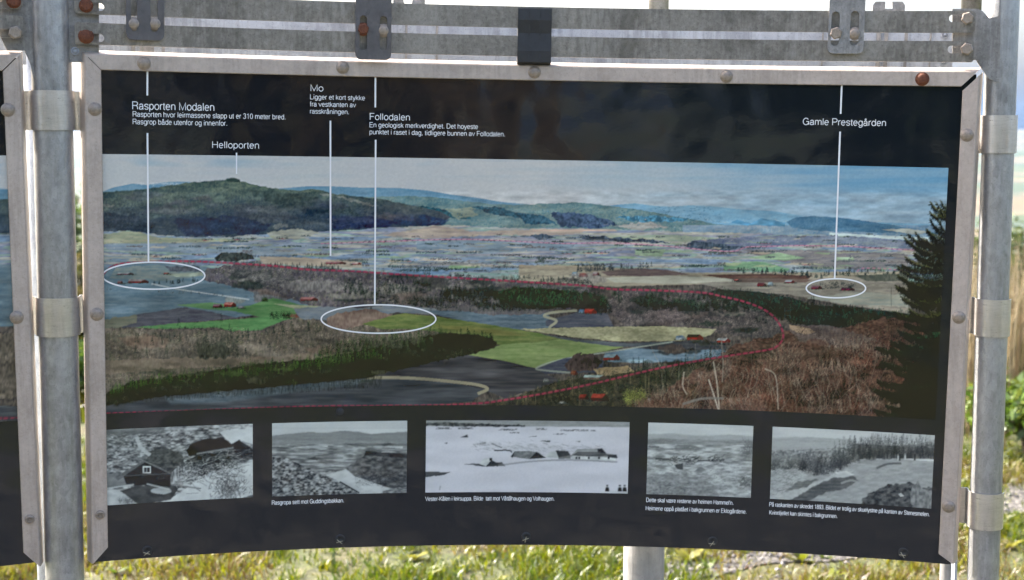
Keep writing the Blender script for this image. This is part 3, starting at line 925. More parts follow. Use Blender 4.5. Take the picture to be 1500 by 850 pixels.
# ------------------------------------------------------------------ painting the printed photographs (procedural, in numpy, stored as vertex colours)
SS = 2
def blotches(c, x0, x1, y0, y1, n, cols, size, alpha):
    for k_ in range(n):
        x_, y_ = c.r.uniform(x0, x1), c.r.uniform(y0, y1); L_ = size * c.r.uniform(0.5, 1.5); h_ = L_ * c.r.uniform(0.12, 0.3)
        P_ = [(x_ + L_ * math.cos(q) * c.r.uniform(0.6, 1.2), y_ + h_ * math.sin(q) * c.r.uniform(0.6, 1.2)) for q in np.linspace(0, 6.283, 10)[:-1]]
        c.fill(P_, cols[k_ % len(cols)], rough=3.5, soft=1.2, tex='wood', amp=0.25, alpha=alpha, rs=6)

class Canvas:
    def __init__(s, x0, y0, x1, y1, seed):
        s.x0, s.y0 = x0, y0
        s.w, s.h = int((x1 - x0) * SS), int((y1 - y0) * SS)
        s.c = np.zeros((s.h, s.w, 3))
        s.X = x0 + (np.arange(s.w) + 0.5) / SS
        s.Y = y0 + (np.arange(s.h) + 0.5) / SS
        s.r = np.random.default_rng(seed)
    def noise(s, sx, sy, oct=1, win=None):
        x0, x1, y0, y1 = win if win else (0, s.w, 0, s.h)
        gx, gy = (s.X[x0:x1] - s.X[x0]), (s.Y[y0:y1] - s.Y[y0])
        out = np.zeros((len(gy), len(gx))); amp, tot = 1.0, 0.0
        for _ in range(oct):
            nx, ny = int(gx[-1] / sx) + 4, int(gy[-1] / sy) + 4
            T = s.r.random((ny, nx))
            ux, uy = gx / sx + s.r.random(), gy / sy + s.r.random()
            ix, iy = ux.astype(int), uy.astype(int)
            fx, fy = ux - ix, uy - iy
            fx = fx * fx * (3 - 2 * fx); fy = (fy * fy * (3 - 2 * fy))[:, None]
            A = T[:, ix] * (1 - fx) + T[:, ix + 1] * fx
            out += amp * (A[iy] * (1 - fy) + A[iy + 1] * fy)
            tot += amp; amp *= 0.55; sx = max(sx / 2, 0.5); sy = max(sy / 2, 0.5)
        return out / tot
    def window(s, poly, pad):
        P = np.array(poly, float)
        x0 = int(max(0, (P[:, 0].min() - pad - s.x0) * SS)); x1 = int(min(s.w, (P[:, 0].max() + pad - s.x0) * SS + 1))
        y0 = int(max(0, (P[:, 1].min() - pad - s.y0) * SS)); y1 = int(min(s.h, (P[:, 1].max() + pad - s.y0) * SS + 1))
        return x0, max(x1, x0 + 1), y0, max(y1, y0 + 1)
    def mask(s, poly, rough=0.0, soft=0.0, rs=6, win=None):
        P = np.array(poly, float)
        win = win if win else (0, s.w, 0, s.h)
        X, Y = np.meshgrid(s.X[win[0]:win[1]], s.Y[win[2]:win[3]])
        if rough:
            X = X + rough * (s.noise(rs, rs, 2, win) - 0.5) * 2
            Y = Y + rough * (s.noise(rs, rs, 2, win) - 0.5) * 2
        ins = np.zeros(X.shape, bool)
        n = len(P)
        for i in range(n):
            (xa, ya), (xb, yb) = P[i], P[(i + 1) % n]
            if ya == yb: continue
            ins ^= ((ya > Y) != (yb > Y)) & (X < (xb - xa) * (Y - ya) / (yb - ya) + xa)
        m = ins.astype(float)
        k = max(1, int(soft * SS)) if soft else 0
        for ax in ((0, 1) if k else ()):
            m = sum(np.roll(m, q, ax) for q in range(-k, k + 1)) / (2 * k + 1)
        return m
    def fill(s, poly, colr, rough=0.0, soft=0.0, tex=None, amp=0.12, alpha=1.0, rs=6):
        if tex == 'field' and not soft: soft = 0.6
        win = s.window(poly, rough + soft * 2 + 2)
        if win[1] - win[0] < 2 or win[3] - win[2] < 2: return
        m = s.mask(poly, rough, soft, rs, win)[..., None] * alpha
        sl = (slice(win[2], win[3]), slice(win[0], win[1]))
        s.c[sl] = s.c[sl] * (1 - m) + s.tex(colr, tex, amp, win) * m
        M_ = np.zeros((s.h, s.w, 1)); M_[sl] = m
        return M_
    def tex(s, colr, tex, amp, win=None):
        base = np.array(colr, float)
        if base.ndim == 2: a, b = base          # two colours blended by the texture
        else: a, b = base * (1 - amp), base * (1 + amp)
        N = lambda p, q, o: s.noise(p, q, o, win)
        if tex is None: t = N(12, 6, 2)
        elif tex == 'field': t = 0.55 * N(40, 2.4, 2) + 0.3 * N(6, 1.6, 1) + 0.15 * N(1.2, 1.0, 1)
        elif tex == 'wood': t = 0.4 * N(1.4, 4, 1) + 0.3 * N(5, 5, 1) + 0.3 * N(22, 9, 2)
        elif tex == 'forest': t = 0.4 * N(2.0, 2.6, 1) + 0.6 * N(9, 6, 2)
        elif tex == 'hill': t = 0.4 * N(42, 10, 3) + 0.3 * N(8, 4, 2) + 0.3 * N(1.6, 1.6, 1)
        elif tex == 'rub': t = 0.5 * N(3, 1.6, 1) + 0.5 * N(9, 4, 2)
        else: t = N(*tex)
        t = np.clip((t - 0.5) * 2.1 + 0.5, 0, 1)[..., None]
        return a * (1 - t) + b * t
    def trees(s, poly, n, h, w, pal, kind='bare', K=34, grow=0.0, patch=None, alpha=0.92):
        """crowns overlapping from back to front inside a polygon; kind bare | con | round"""
        P = np.array(poly, float); win = s.window(poly, 1)
        m = s.mask(poly, 0, 0, 6, win)
        ii, jj = np.nonzero(m > 0.5)
        if not len(ii): return
        q = s.r.integers(0, len(ii), n)
        y = s.Y[win[2] + ii[q]]; x = s.X[win[0] + jj[q]]
        if patch:
            f = s.noise(patch, patch * 0.5, 2, win)[ii[q], jj[q]]; keep = f > s.r.uniform(0.42, 0.56, n)
            x, y = x[keep], y[keep]; n = len(x)
        o = np.argsort(y); x, y = x[o] + s.r.normal(0, 0.5, n), y[o] + s.r.normal(0, 0.5, n)
        pal = np.array(pal, float)
        base = pal[s.r.integers(0, len(pal), n)] * s.r.uniform(0.82, 1.18, (n, 1))
        sc = s.r.uniform(0.6, 1.3, n) * (1 + grow * (y - P[:, 1].min()))
        hh, ww = (h * sc)[:, None], (w * sc)[:, None]
        t = s.r.random((n, K))
        if kind == 'con':
            t = np.sort(t ** 1.15, 1); xo = ww * (1 - t) ** 0.85 * s.r.uniform(-1, 1, (n, K)); lit = 0.62 + 0.75 * t * (0.4 + 0.6 * s.r.random((n, K)))
        elif kind == 'round':
            a = s.r.random((n, K)) * 6.283; r_ = np.sqrt(s.r.random((n, K))); xo = ww * r_ * np.cos(a); t = 0.5 + 0.5 * r_ * np.sin(a); lit = 0.6 + 0.7 * t
        else:
            t = np.sort(t, 1); xo = ww * np.sin(np.clip(t * 1.15, 0, 1) * 2.7) * s.r.normal(0, 0.5, (n, K)); lit = 0.78 + 0.34 * t + 0.13 * s.r.normal(0, 1, (n, K))
        C = base[:, None, :] * np.clip(lit, 0.3, 1.7)[..., None]
        s.splat((x[:, None] + xo).ravel(), (y[:, None] - hh * t).ravel(), C.reshape(-1, 3), alpha)
    def splat(s, x, y, colr, alpha=1.0):
        i = ((np.asarray(y) - s.y0) * SS).astype(int); j = ((np.asarray(x) - s.x0) * SS).astype(int)
        ok = (i >= 0) & (i < s.h) & (j >= 0) & (j < s.w)
        C = np.broadcast_to(np.asarray(colr, float), (len(i), 3))
        s.c[i[ok], j[ok]] = s.c[i[ok], j[ok]] * (1 - alpha) + C[ok] * alpha
    def lines(s, x0, y0, x1, y1, colr, alpha=0.9, m=16, bend=0.0):
        t = np.linspace(0, 1, m)[None, :]
        x0, y0, x1, y1 = [np.asarray(q, float)[:, None] for q in (x0, y0, x1, y1)]
        bx = bend * s.r.normal(0, 1, x0.shape); by = bend * s.r.normal(0, 1, x0.shape)
        X = x0 + (x1 - x0) * t + bx * t * (1 - t) * 4; Y = y0 + (y1 - y0) * t + by * t * (1 - t) * 4
        C = np.repeat(np.broadcast_to(np.asarray(colr, float), (len(x0), 3)), m, 0)
        s.splat(X.ravel(), Y.ravel(), C, alpha)
    def conifers(s, pts, n, h, w, dark, light, jitter=2.0, dens=70):
        P = np.array(pts, float); L = np.r_[0, np.cumsum(np.hypot(*np.diff(P, axis=0).T))]
        q = np.sort(s.r.random(n)) * L[-1]
        bx = np.interp(q, L, P[:, 0]); by = np.interp(q, L, P[:, 1]) + s.r.normal(0, jitter, n)
        order = np.argsort(by)
        for k in order:
            hh = h * s.r.uniform(0.6, 1.25); ww = w * s.r.uniform(0.7, 1.2)
            t = s.r.random(dens) ** 1.2
            x = bx[k] + ww * (1 - t) ** 0.8 * s.r.uniform(-1, 1, dens); y = by[k] - hh * t
            c = np.array(dark) + (np.array(light) - np.array(dark)) * (s.r.random((dens, 1)) * (0.3 + 0.7 * t[:, None]))
            s.splat(x, y, c)
    def bushes(s, x, y, rx, ry, colr, dens=30, var=0.25):
        x = np.repeat(np.asarray(x, float), dens); y = np.repeat(np.asarray(y, float), dens)
        n = len(x)
        c = np.array(colr) * (1 + var * s.r.normal(0, 1, (n, 1)))
        s.splat(x + rx * s.r.normal(0, 0.5, n), y - abs(ry * s.r.normal(0, 0.6, n)), c)
    def path(s, pts, width, colr, alpha=1.0, dash=None, wob=0.0):
        P = np.array(pts, float)
        # smooth with Catmull-Rom
        Q = []
        PP = np.vstack([2 * P[0] - P[1], P, 2 * P[-1] - P[-2]])
        for i in range(1, len(PP) - 2):
            p0, p1, p2, p3 = PP[i - 1:i + 3]
            for t in np.linspace(0, 1, 24, endpoint=False):
                Q.append(0.5 * (2 * p1 + (p2 - p0) * t + (2 * p0 - 5 * p1 + 4 * p2 - p3) * t ** 2 + (3 * p1 - p0 - 3 * p2 + p3) * t ** 3))
        Q.append(P[-1]); Q = np.array(Q)
        L = np.r_[0, np.cumsum(np.hypot(*np.diff(Q, axis=0).T))]
        n = int(L[-1] * SS * 2.5)
        q = np.linspace(0, L[-1], n)
        x, y = np.interp(q, L, Q[:, 0]), np.interp(q, L, Q[:, 1])
        tx, ty = np.gradient(x), np.gradient(y); tl_ = np.hypot(tx, ty) + 1e-9
        keep = np.ones(n, bool)
        if dash: keep = (q % (dash[0] + dash[1])) < dash[0]
        x, y, tx, ty, tl_ = x[keep], y[keep], tx[keep], ty[keep], tl_[keep]
        lay = {}
        for o_ in np.arange(-width / 2, width / 2 + 0.01, 0.25):
            i = ((y + o_ * tx / tl_ - s.y0) * SS).astype(int); j = ((x - o_ * ty / tl_ - s.x0) * SS).astype(int)
            ok = (i >= 0) & (i < s.h) & (j >= 0) & (j < s.w)
            lay.setdefault('i', []).append(i[ok]); lay.setdefault('j', []).append(j[ok])
        M_ = np.zeros((s.h, s.w)); M_[np.concatenate(lay['i']), np.concatenate(lay['j'])] = alpha
        s.c = s.c * (1 - M_[..., None]) + np.array(colr, float) * M_[..., None]
    def house(s, x, y, w, h, wall, roof, side=0.35):
        """small gabled building: long side, gable end, roof"""
        wall, roof = np.array(wall) * 0.8, np.array(roof) * 0.84
        h = h * 0.9
        s.fill([(x, y), (x + w, y), (x + w, y - h * 0.5), (x, y - h * 0.5)], wall, amp=0.12, tex=(3, 2, 1), rough=0.2, rs=3)
        s.fill([(x + w * 0.62, y), (x + w, y), (x + w, y - h * 0.5), (x + w * 0.81, y - h * 0.95), (x + w * 0.62, y - h * 0.5)], wall * 0.72, amp=0.05)
        n = 10; s.bushes(s.r.uniform(x - 3, x + w + 3, n), np.full(n, y + 0.6), 1.6, 2.0, (66, 70, 66), 12)
        s.fill([(x - 0.5, y - h * 0.45), (x + w * 0.62, y - h * 0.45), (x + w * 0.81, y - h), (x + side * h * 0.6, y - h)], roof, amp=0.1, tex=(4, 2, 1), rough=0.2, rs=3)
    def small(s):
        c = s.c[:s.h // SS * SS, :s.w // SS * SS]
        return c.reshape(c.shape[0] // SS, SS, c.shape[1] // SS, SS, 3).mean((1, 3))

def U(s, n, a, b): return s.r.uniform(a, b, n)

def crisp(c, amt, k):
    b = c.c
    for ax in (0, 1):
        b = sum(np.roll(b, q, ax) for q in range(-k, k + 1, max(1, k // 4))) / len(range(-k, k + 1, max(1, k // 4)))
    c.c = np.clip(c.c + amt * (c.c - b), 4, 250)

def paint_panorama():
    c = Canvas(-60, 215, 1400, 625, 5)
    X, Y = np.meshgrid(c.X, c.Y)
    # sky: pale cloud at left, blue at right, long streaks
    cloud = np.array([171, 179, 186.]); blue = np.array([98, 144, 178.])
    st = 0.6 * c.noise(190, 9, 3) + 0.4 * c.noise(80, 22, 2)
    k = np.clip((X - 800) / 440, 0, 1) ** 0.9 * 0.86 + (st - 0.53) * 1.3 * (0.32 + 0.5 * np.clip((X - 700) / 500, 0, 1))
    k = k + 0.5 * np.clip(1 - np.abs(Y - 238) / 12, 0, 1) * np.clip(c.noise(70, 14, 2) - 0.55, 0, 1) * 3
    k = k - 0.25 * np.clip((Y - 262) / 20, 0, 1) * np.clip((700 - X) / 300, 0, 1)
    k = k * (1 - 0.45 * np.clip((Y - 262) / 28, 0, 1)) + 0.10 * np.clip((Y - 270) / 30, 0, 1) * np.clip((X - 900) / 200, 0, 1)
    k = np.clip(k, 0, 1)[..., None]
    c.c = cloud * (1 - k) + blue * k
    c.c += 6 * (c.noise(3, 2, 1)[..., None] - 0.5)
    # far blue mountains
    FAR = [(-60, 280), (-10, 276), (60, 279), (150, 281), (165, 275), (195, 269), (215, 271), (240, 267), (265, 266), (300, 268), (330, 271), (400, 277), (450, 273), (485, 273), (530, 275), (585, 275.5), (625, 279), (660, 285), (700, 290), (735, 296), (770, 299), (800, 303), (800, 345), (-60, 345)]
    c.fill(FAR, [[92, 130, 156], [112, 148, 172]], tex='hill')
    n = 160; x = U(c, n, 200, 312); c.lines(x, 267 + np.abs(c.r.normal(0, 2, n)), x + U(c, n, 1, 4), 268 + np.abs(c.r.normal(0, 2.2, n)), [188, 200, 210], 0.7, 8)
    FAR2 = [(880, 303), (905, 300), (930, 298), (960, 302), (985, 303), (1010, 301), (1040, 302), (1075, 306), (1100, 308), (1130, 309), (1160, 314), (1190, 319), (1260, 325), (1400, 330), (1400, 350), (880, 350)]
    c.fill(FAR2, [[104, 148, 178], [122, 160, 184]], tex='hill')
    # mid green ridges right of the main hill
    c.fill([(520, 289), (560, 288), (600, 287), (650, 290), (690, 296), (730, 300), (770, 300), (800, 298), (850, 297), (880, 300), (920, 305), (960, 311), (1010, 321), (1060, 330), (1060, 352), (520, 352)], [[78, 112, 124], [116, 140, 140]], tex='hill', rough=1.0)
    for poly, cc in (([(550, 296), (610, 301), (660, 308), (690, 318), (690, 321), (640, 318), (580, 308)], (46, 84, 98)), ([(690, 303), (730, 304), (760, 312), (790, 318), (775, 321), (720, 314)], (48, 82, 98)),
                     ([(805, 311), (850, 312), (890, 320), (905, 330), (870, 335), (820, 332)], (64, 84, 112)), ([(760, 312), (800, 318), (815, 328), (770, 330)], (50, 84, 104)), ([(900, 318), (960, 316), (1010, 321), (1000, 325), (930, 325)], (72, 122, 150))):
        c.fill(poly, cc, rough=2.5, tex='forest', amp=0.25)
    for poly, cc in (([(650, 306), (690, 304), (700, 316), (672, 322)], (150, 158, 140)), ([(900, 329), (950, 326), (980, 333), (930, 338)], (168, 162, 160))):
        c.fill(poly, cc, rough=2.5, tex='field', alpha=0.7)
    n = 500; c.bushes(U(c, n, 660, 1060), U(c, n, 303, 345), 2.0, 0.8, (70, 104, 124), 8)
    n = 200; c.bushes(U(c, n, 880, 1320), U(c, n, 322, 345), 4.0, 0.6, (160, 170, 170), 8, 0.1)
    # right coast: low hill, bright fjord
    c.fill([(1000, 330), (1400, 330), (1400, 350), (1000, 352)], [[96, 130, 158], [138, 154, 166]], tex='hill')
    c.fill([(1152, 325), (1165, 319), (1190, 316.5), (1230, 319), (1270, 324), (1310, 330), (1345, 338), (1380, 341), (1380, 343), (1250, 340), (1190, 338), (1160, 333)], [[66, 102, 132], [90, 124, 148]], rough=0.8, tex='hill')
    c.fill([(1070, 326), (1080, 322), (1102, 328), (1095, 331)], (80, 130, 165)); c.fill([(1095, 330), (1115, 320), (1150, 326), (1150, 332)], (88, 136, 168), rough=1)
    c.fill([(1290, 336), (1330, 335), (1365, 340), (1340, 344)], (150, 160, 158), rough=1); 
    c.fill([(1215, 341), (1270, 344), (1400, 349.5), (1400, 353), (1290, 350), (1215, 345)], (172, 192, 198), tex='field', amp=0.04)
    # main hill
    HILL = [(-60, 300), (60, 286), (150, 282), (185, 279), (215, 277), (240, 273), (275, 268), (305, 265.5), (329, 264), (332, 262.5), (340, 261), (350, 262.5), (353, 266), (370, 270), (395, 275), (415, 278), (440, 279), (455, 277), (475, 280), (490, 284), (510, 286), (540, 290), (560, 292), (600, 300), (640, 309), (660, 318), (640, 330), (590, 333), (545, 334), (520, 338), (470, 343), (430, 341), (400, 345), (370, 346), (340, 349), (300, 349), (260, 348), (215, 344), (190, 341), (150, 342), (60, 344), (-60, 344)]
    mh = c.fill(HILL, [[54, 72, 76], [104, 120, 106]], rough=1.2, tex='hill')
    dk = np.clip((Y - 274) / 46, 0, 1)[..., None] * mh
    c.c = c.c * (1 - dk * 0.6) + np.array([52, 62, 86]) * dk * 0.6 * (0.75 + 0.5 * c.noise(3, 5, 2)[..., None])
    # folds, clearings and dark forest patches on the hill
    for poly, cc, a in (([(150, 290), (200, 284), (300, 282), (330, 272), (350, 274), (300, 292), (220, 300), (150, 308)], (104, 118, 108), 0.45), ([(215, 310), (300, 292), (345, 282), (340, 292), (270, 312), (220, 322)], (92, 108, 100), 0.45),
                        ([(360, 278), (440, 284), (500, 300), (540, 318), (460, 312), (400, 300)], (54, 66, 66), 0.6), ([(345, 300), (400, 302), (440, 320), (380, 330), (340, 322)], (78, 82, 92), 0.5),
                        ([(480, 318), (550, 318), (585, 326), (560, 334), (490, 337)], (36, 46, 78), 0.75), ([(575, 312), (640, 318), (660, 324), (640, 331), (580, 328)], (34, 52, 82), 0.8), ([(255, 322), (340, 316), (400, 328), (380, 343), (270, 346)], (38, 48, 76), 0.7), ([(150, 310), (200, 316), (230, 330), (220, 341), (150, 336)], (46, 54, 66), 0.7)):
        c.fill(poly, cc, rough=4, soft=1, tex='forest', amp=0.28, alpha=a, rs=9)
    for poly in ([(468, 283), (482, 285), (480, 287), (468, 285)], [(490, 286), (520, 292), (555, 303), (548, 303), (505, 293)], [(150, 299), (168, 300), (165, 303), (150, 302)], [(398, 330), (420, 327), (424, 331), (404, 336)]):
        c.fill(poly, (140, 144, 140), rough=2.5, alpha=0.55, rs=4)
    n = 900; x = U(c, n, 150, 640); c.bushes(x, 286 + (x - 150) * 0.05 + U(c, n, 0, 50), 1.3, 1.4, (46, 58, 72), 6)
    c.trees(HILL, 3000, 2.4, 1.4, [(48, 60, 72), (62, 78, 84), (84, 100, 94), (96, 108, 100)], 'con', 6, patch=22, alpha=0.5)
    for k_ in range(26):
        x_ = c.r.uniform(160, 600); y_ = 284 + (x_ - 150) * 0.035 + c.r.uniform(0, 34); L_ = c.r.uniform(24, 80); hh_ = c.r.uniform(3, 8)
        c.fill([(x_, y_), (x_ + L_ * 0.5, y_ - hh_), (x_ + L_, y_ - hh_ * 0.2), (x_ + L_ * 0.6, y_ + hh_ * 0.7)], [(98, 106, 108), (78, 84, 98), (44, 54, 72), (92, 88, 100)][k_ % 4], rough=4, soft=1.5, tex='forest', amp=0.2, alpha=0.4, rs=8)
    c.trees([(150, 300), (330, 284), (520, 306), (640, 326), (520, 338), (380, 344), (250, 346), (150, 338)], 2600, 3.2, 1.5, [(38, 48, 68), (48, 58, 78), (62, 68, 82), (74, 80, 90)], 'con', 8, patch=34, alpha=0.55)
    n = 90; x = U(c, n, 155, 640); y = 288 + (x - 150) * 0.03 + U(c, n, 0, 44); c.lines(x, y, x + U(c, n, 4, 16), y - U(c, n, -2, 4), np.array([112, 120, 116]) * U(c, n, 0.75, 1.1)[:, None], 0.35, 24)
    c.fill([(332, 266), (333, 261.8), (345, 261), (351, 263), (352, 267)], (48, 64, 62), rough=0.6)
    # valley floor
    top = 341 - 0.004 * (X - 700)
    lay = [np.array(q, float) for q in ((118, 136, 154), (128, 142, 158), (156, 156, 150), (138, 154, 142), (124, 130, 146), (146, 144, 148), (166, 162, 150))]
    f1 = c.noise(190, 8.0, 2); f2 = c.noise(70, 4.5, 2); t = (f1 * 0.55 + f2 * 0.45 - 0.28) / 0.44
    idx = np.clip((t * 7), 0, 6.99); i0 = idx.astype(int); fr = np.clip((idx - i0 - 0.35) * 3.3, 0, 1)[..., None]
    LA = np.array(lay); V_ = LA[i0] * (1 - fr) + LA[np.minimum(i0 + 1, 6)] * fr
    V_ = V_ * np.array([0.95, 1.0, 1.05]) * (0.92 + 0.16 * c.noise(5, 1.5, 1)[..., None])
    vm = c.mask([(-60, 345), (150, 340), (190, 338), (260, 347), (340, 347), (400, 342), (470, 340), (560, 334), (650, 330), (760, 334), (900, 336), (1000, 340), (1100, 342), (1215, 345), (1290, 351), (1400, 354), (1400, 480), (-60, 480)], 1.5)[..., None]
    c.c = c.c * (1 - vm) + V_ * vm
    c.fill([(-60, 412), (1400, 412), (1400, 640), (-60, 640)], [[62, 58, 56], [108, 98, 92]], rough=3, tex='wood')
    c.fill([(150, 345), (180, 339), (205, 340), (225, 347), (300, 350), (380, 352), (330, 356), (200, 358), (150, 358)], [[132, 146, 128], [160, 160, 140]], rough=1.2, tex='field')
    c.fill([(390, 341), (430, 335), (470, 341), (440, 350), (400, 352)], [[132, 138, 136], [160, 164, 152]], rough=2, tex='field')
    c.fill([(560, 345), (640, 330), (700, 340), (760, 336), (860, 336), (850, 343), (700, 346), (620, 350)], [[150, 142, 140], [172, 164, 150]], rough=2, tex='field')
    c.fill([(780, 336), (900, 336), (905, 339), (780, 339)], (176, 160, 150), tex='field', amp=0.05)
    c.fill([(610, 352), (720, 351), (860, 359), (820, 366), (700, 372), (610, 366)], [[112, 134, 152], [134, 150, 162]], rough=1, tex='field')
    c.fill([(155, 357), (380, 354), (480, 358), (480, 376), (300, 372), (155, 366)], [[110, 130, 150], [136, 148, 160]], rough=1.4, tex='field', alpha=0.8)
    c.fill([(860, 346), (990, 344), (1060, 350), (1050, 358), (960, 352), (880, 352)], [[132, 152, 140], [160, 168, 150]], rough=1.5, tex='field')
    for poly in ([(845, 350), (860, 345), (905, 348), (960, 352), (985, 356), (930, 356)], [(1000, 358), (1030, 350), (1080, 352), (1090, 362), (1060, 368), (1010, 364)], [(775, 346), (800, 342), (815, 348), (790, 352)]):
        c.fill(poly, (68, 82, 98), rough=2.5, tex='wood', amp=0.3)
    c.fill([(1010, 352), (1140, 345), (1210, 346), (1180, 360), (1090, 362)], [[84, 96, 128], [120, 128, 146]], rough=2, tex='hill', alpha=0.8)
    c.fill([(1190, 346), (1250, 346), (1330, 352), (1390, 356), (1390, 365), (1240, 360), (1190, 356)], [[92, 106, 136], [130, 140, 152]], rough=1.2, tex='hill', alpha=0.8)
    c.fill([(1085, 366), (1170, 366), (1330, 372), (1330, 392), (1200, 392), (1130, 380)], [[112, 114, 122], [136, 134, 134]], rough=2, tex='field')
    c.fill([(1095, 378), (1140, 370), (1180, 378), (1150, 382)], (132, 158, 132), tex='field'); c.fill([(1225, 377), (1250, 377), (1252, 383), (1225, 382)], (140, 160, 140), rough=0.6)
    c.fill([(1060, 386), (1110, 383), (1160, 392), (1150, 399), (1060, 397)], (118, 156, 126), rough=1, tex='field')
    c.fill([(1130, 386), (1160, 388), (1195, 396), (1180, 400), (1150, 393)], (160, 170, 180), rough=1, alpha=0.8)
    c.fill([(930, 366), (975, 365), (970, 376), (930, 374)], (138, 162, 140), rough=1, tex='field'); c.fill([(660, 388), (700, 387), (705, 393), (655, 394)], (124, 154, 120), rough=1, tex='field')
    for k_ in range(120):
        x_ = c.r.uniform(150, 1330); y_ = c.r.uniform(345, 398); sc_ = (y_ - 330) / 45; L_ = c.r.uniform(20, 70) * sc_; h_ = c.r.uniform(1.2, 3.4) * sc_
        c.fill([(x_, y_), (x_ + L_ * 0.3, y_ - h_), (x_ + L_, y_ - h_ * 0.6), (x_ + L_ * 0.8, y_ + h_ * 0.4)], [(150, 160, 132), (178, 168, 148), (112, 132, 152), (132, 132, 130), (132, 156, 126), (186, 178, 162), (96, 112, 130)][k_ % 7], rough=1, tex='field', amp=0.06, alpha=0.75)
    for k_ in range(130):
        x_ = c.r.uniform(150, 1330); y_ = c.r.uniform(343, 400); sc_ = (y_ - 325) / 50; L_ = c.r.uniform(8, 46) * sc_; m_ = int(L_ * 1.6) + 4
        c.bushes(x_ + U(c, m_, 0, L_), y_ + c.r.normal(0, 0.5, m_), 1.1, 1.5 * sc_, [(66, 80, 86), (88, 96, 100), (58, 74, 70), (98, 96, 98)][k_ % 4], 7, 0.12)
    # specks: groves, farms
    n = 420; x = U(c, n, 150, 1330); c.bushes(x, U(c, n, 345, 400), 2.2, 1.0, (86, 92, 104), 10)
    n = 260; x = U(c, n, 150, 1330); y = U(c, n, 346, 402); c.bushes(x, y, 5, 0.5, (176, 172, 166), 7, 0.08)
    for x, y in ((300, 352), (345, 351), (410, 350), (455, 385), (490, 384), (515, 386), (595, 383), (860, 371), (880, 371), (830, 372), (225, 376), (290, 374), (1120, 357), (1180, 388), (560, 355), (590, 353)):
        n = 5; c.lines(U(c, n, x - 6, x + 2), U(c, n, y - 1, y + 1), U(c, n, x + 2, x + 10), U(c, n, y - 1, y + 1), [150, 78, 92], 0.85, 10)
        c.bushes(U(c, 6, x - 10, x + 12), np.full(6, y + 0.0), 2, 2.4, (70, 80, 80), 20)
    n = 130; c.bushes(U(c, n, 560, 860), U(c, n, 384, 402), 2.4, 1.6, (78, 84, 84), 16)
    n = 40; x = U(c, n, 560, 900); y = U(c, n, 386, 404); c.lines(x, y, x + U(c, n, 2, 6), y, [190, 186, 190], 0.8, 6)
    # lower valley: tan and brown fields, farm
    c.fill([(760, 388), (860, 390), (1000, 400), (1330, 398), (1330, 414), (1120, 414), (900, 420), (760, 412)], [[140, 130, 116], [172, 162, 142]], rough=1.2, tex='field')
    c.fill([(880, 398), (930, 393), (975, 395), (1010, 402), (960, 405), (890, 404)], [[96, 82, 82], [118, 102, 98]], rough=0.6, tex='field')
    c.fill([(885, 407), (980, 404), (1070, 408), (1090, 414), (980, 416), (900, 414)], [[168, 164, 150], [184, 180, 164]], tex='field')
    c.fill([(1025, 403), (1120, 401), (1190, 404), (1180, 412), (1090, 411)], [[82, 62, 58], [110, 84, 74]], rough=0.6, tex='field')
    c.conifers([(845, 398), (880, 396), (960, 392)], 60, 8, 2.2, (48, 56, 60), (86, 88, 88), 1, 40)
    c.conifers([(1080, 400), (1130, 400), (1200, 406), (1240, 402), (1330, 404)], 90, 7, 2.5, (30, 42, 44), (60, 72, 66), 1.5, 40)
    for x, y, w, h, wall, roof in ((838, 404, 9, 6, (180, 190, 200), (140, 170, 190)), (848, 406, 13, 6, (150, 60, 58), (190, 90, 80)), (868, 404, 10, 6, (140, 48, 50), (190, 175, 175))):
        c.house(x, y, w, h, wall, roof)
    # left: slide gate area, woods, green fields
    c.fill([(-60, 385), (152, 392), (175, 388), (220, 384), (290, 388), (320, 396), (420, 410), (480, 440), (430, 455), (300, 470), (150, 475), (-60, 480)], [[92, 112, 126], [116, 132, 142]], rough=1, tex='field')
    c.fill([(170, 392), (230, 389), (290, 395), (300, 404), (240, 412), (160, 408)], [[104, 122, 128], [136, 140, 136]], rough=1, tex='field')
    c.fill([(240, 390), (290, 390), (300, 398), (250, 398)], (80, 84, 92), rough=2, tex='wood', amp=0.2)
    c.fill([(240, 402), (296, 399), (298, 404), (260, 406)], (148, 154, 140), rough=0.8)
    c.fill([(300, 396), (345, 386), (420, 390), (520, 398), (700, 410), (860, 422), (890, 450), (700, 455), (560, 450), (470, 455), (430, 440), (360, 424), (300, 412)], [[72, 68, 78], [112, 104, 108]], rough=3, tex='wood')
    c.fill([(315, 378), (325, 371), (345, 369), (368, 373), (372, 380), (345, 383), (318, 383)], (54, 60, 60), rough=1.5, tex='forest', amp=0.3)
    c.fill([(380, 376), (440, 377), (530, 384), (530, 392), (440, 390), (385, 386)], [[150, 142, 132], [172, 162, 146]], rough=1, tex='field')
    c.conifers([(355, 391), (420, 392), (500, 396)], 60, 7, 2, (52, 56, 56), (82, 84, 80), 1, 40)
    WOODS = [(302, 400), (345, 390), (420, 395), (520, 402), (700, 414), (860, 428), (885, 448), (700, 458), (560, 452), (470, 452), (430, 440), (360, 424), (300, 412)]
    c.trees(WOODS, 2600, 6.0, 3.4, [(92, 86, 88), (118, 112, 108), (142, 134, 128), (78, 72, 76), (108, 96, 90), (96, 98, 78)], 'bare', 26)
    blotches(c, 330, 860, 404, 446, 46, [(142, 136, 132), (58, 58, 58), (112, 98, 92), (46, 54, 48), (126, 122, 112)], 26, 0.6)
    c.trees([(330, 398), (480, 408), (560, 420), (420, 424), (350, 412)], 420, 7, 5, [(96, 92, 92), (74, 72, 74), (120, 114, 110)], 'round', 40, patch=40)
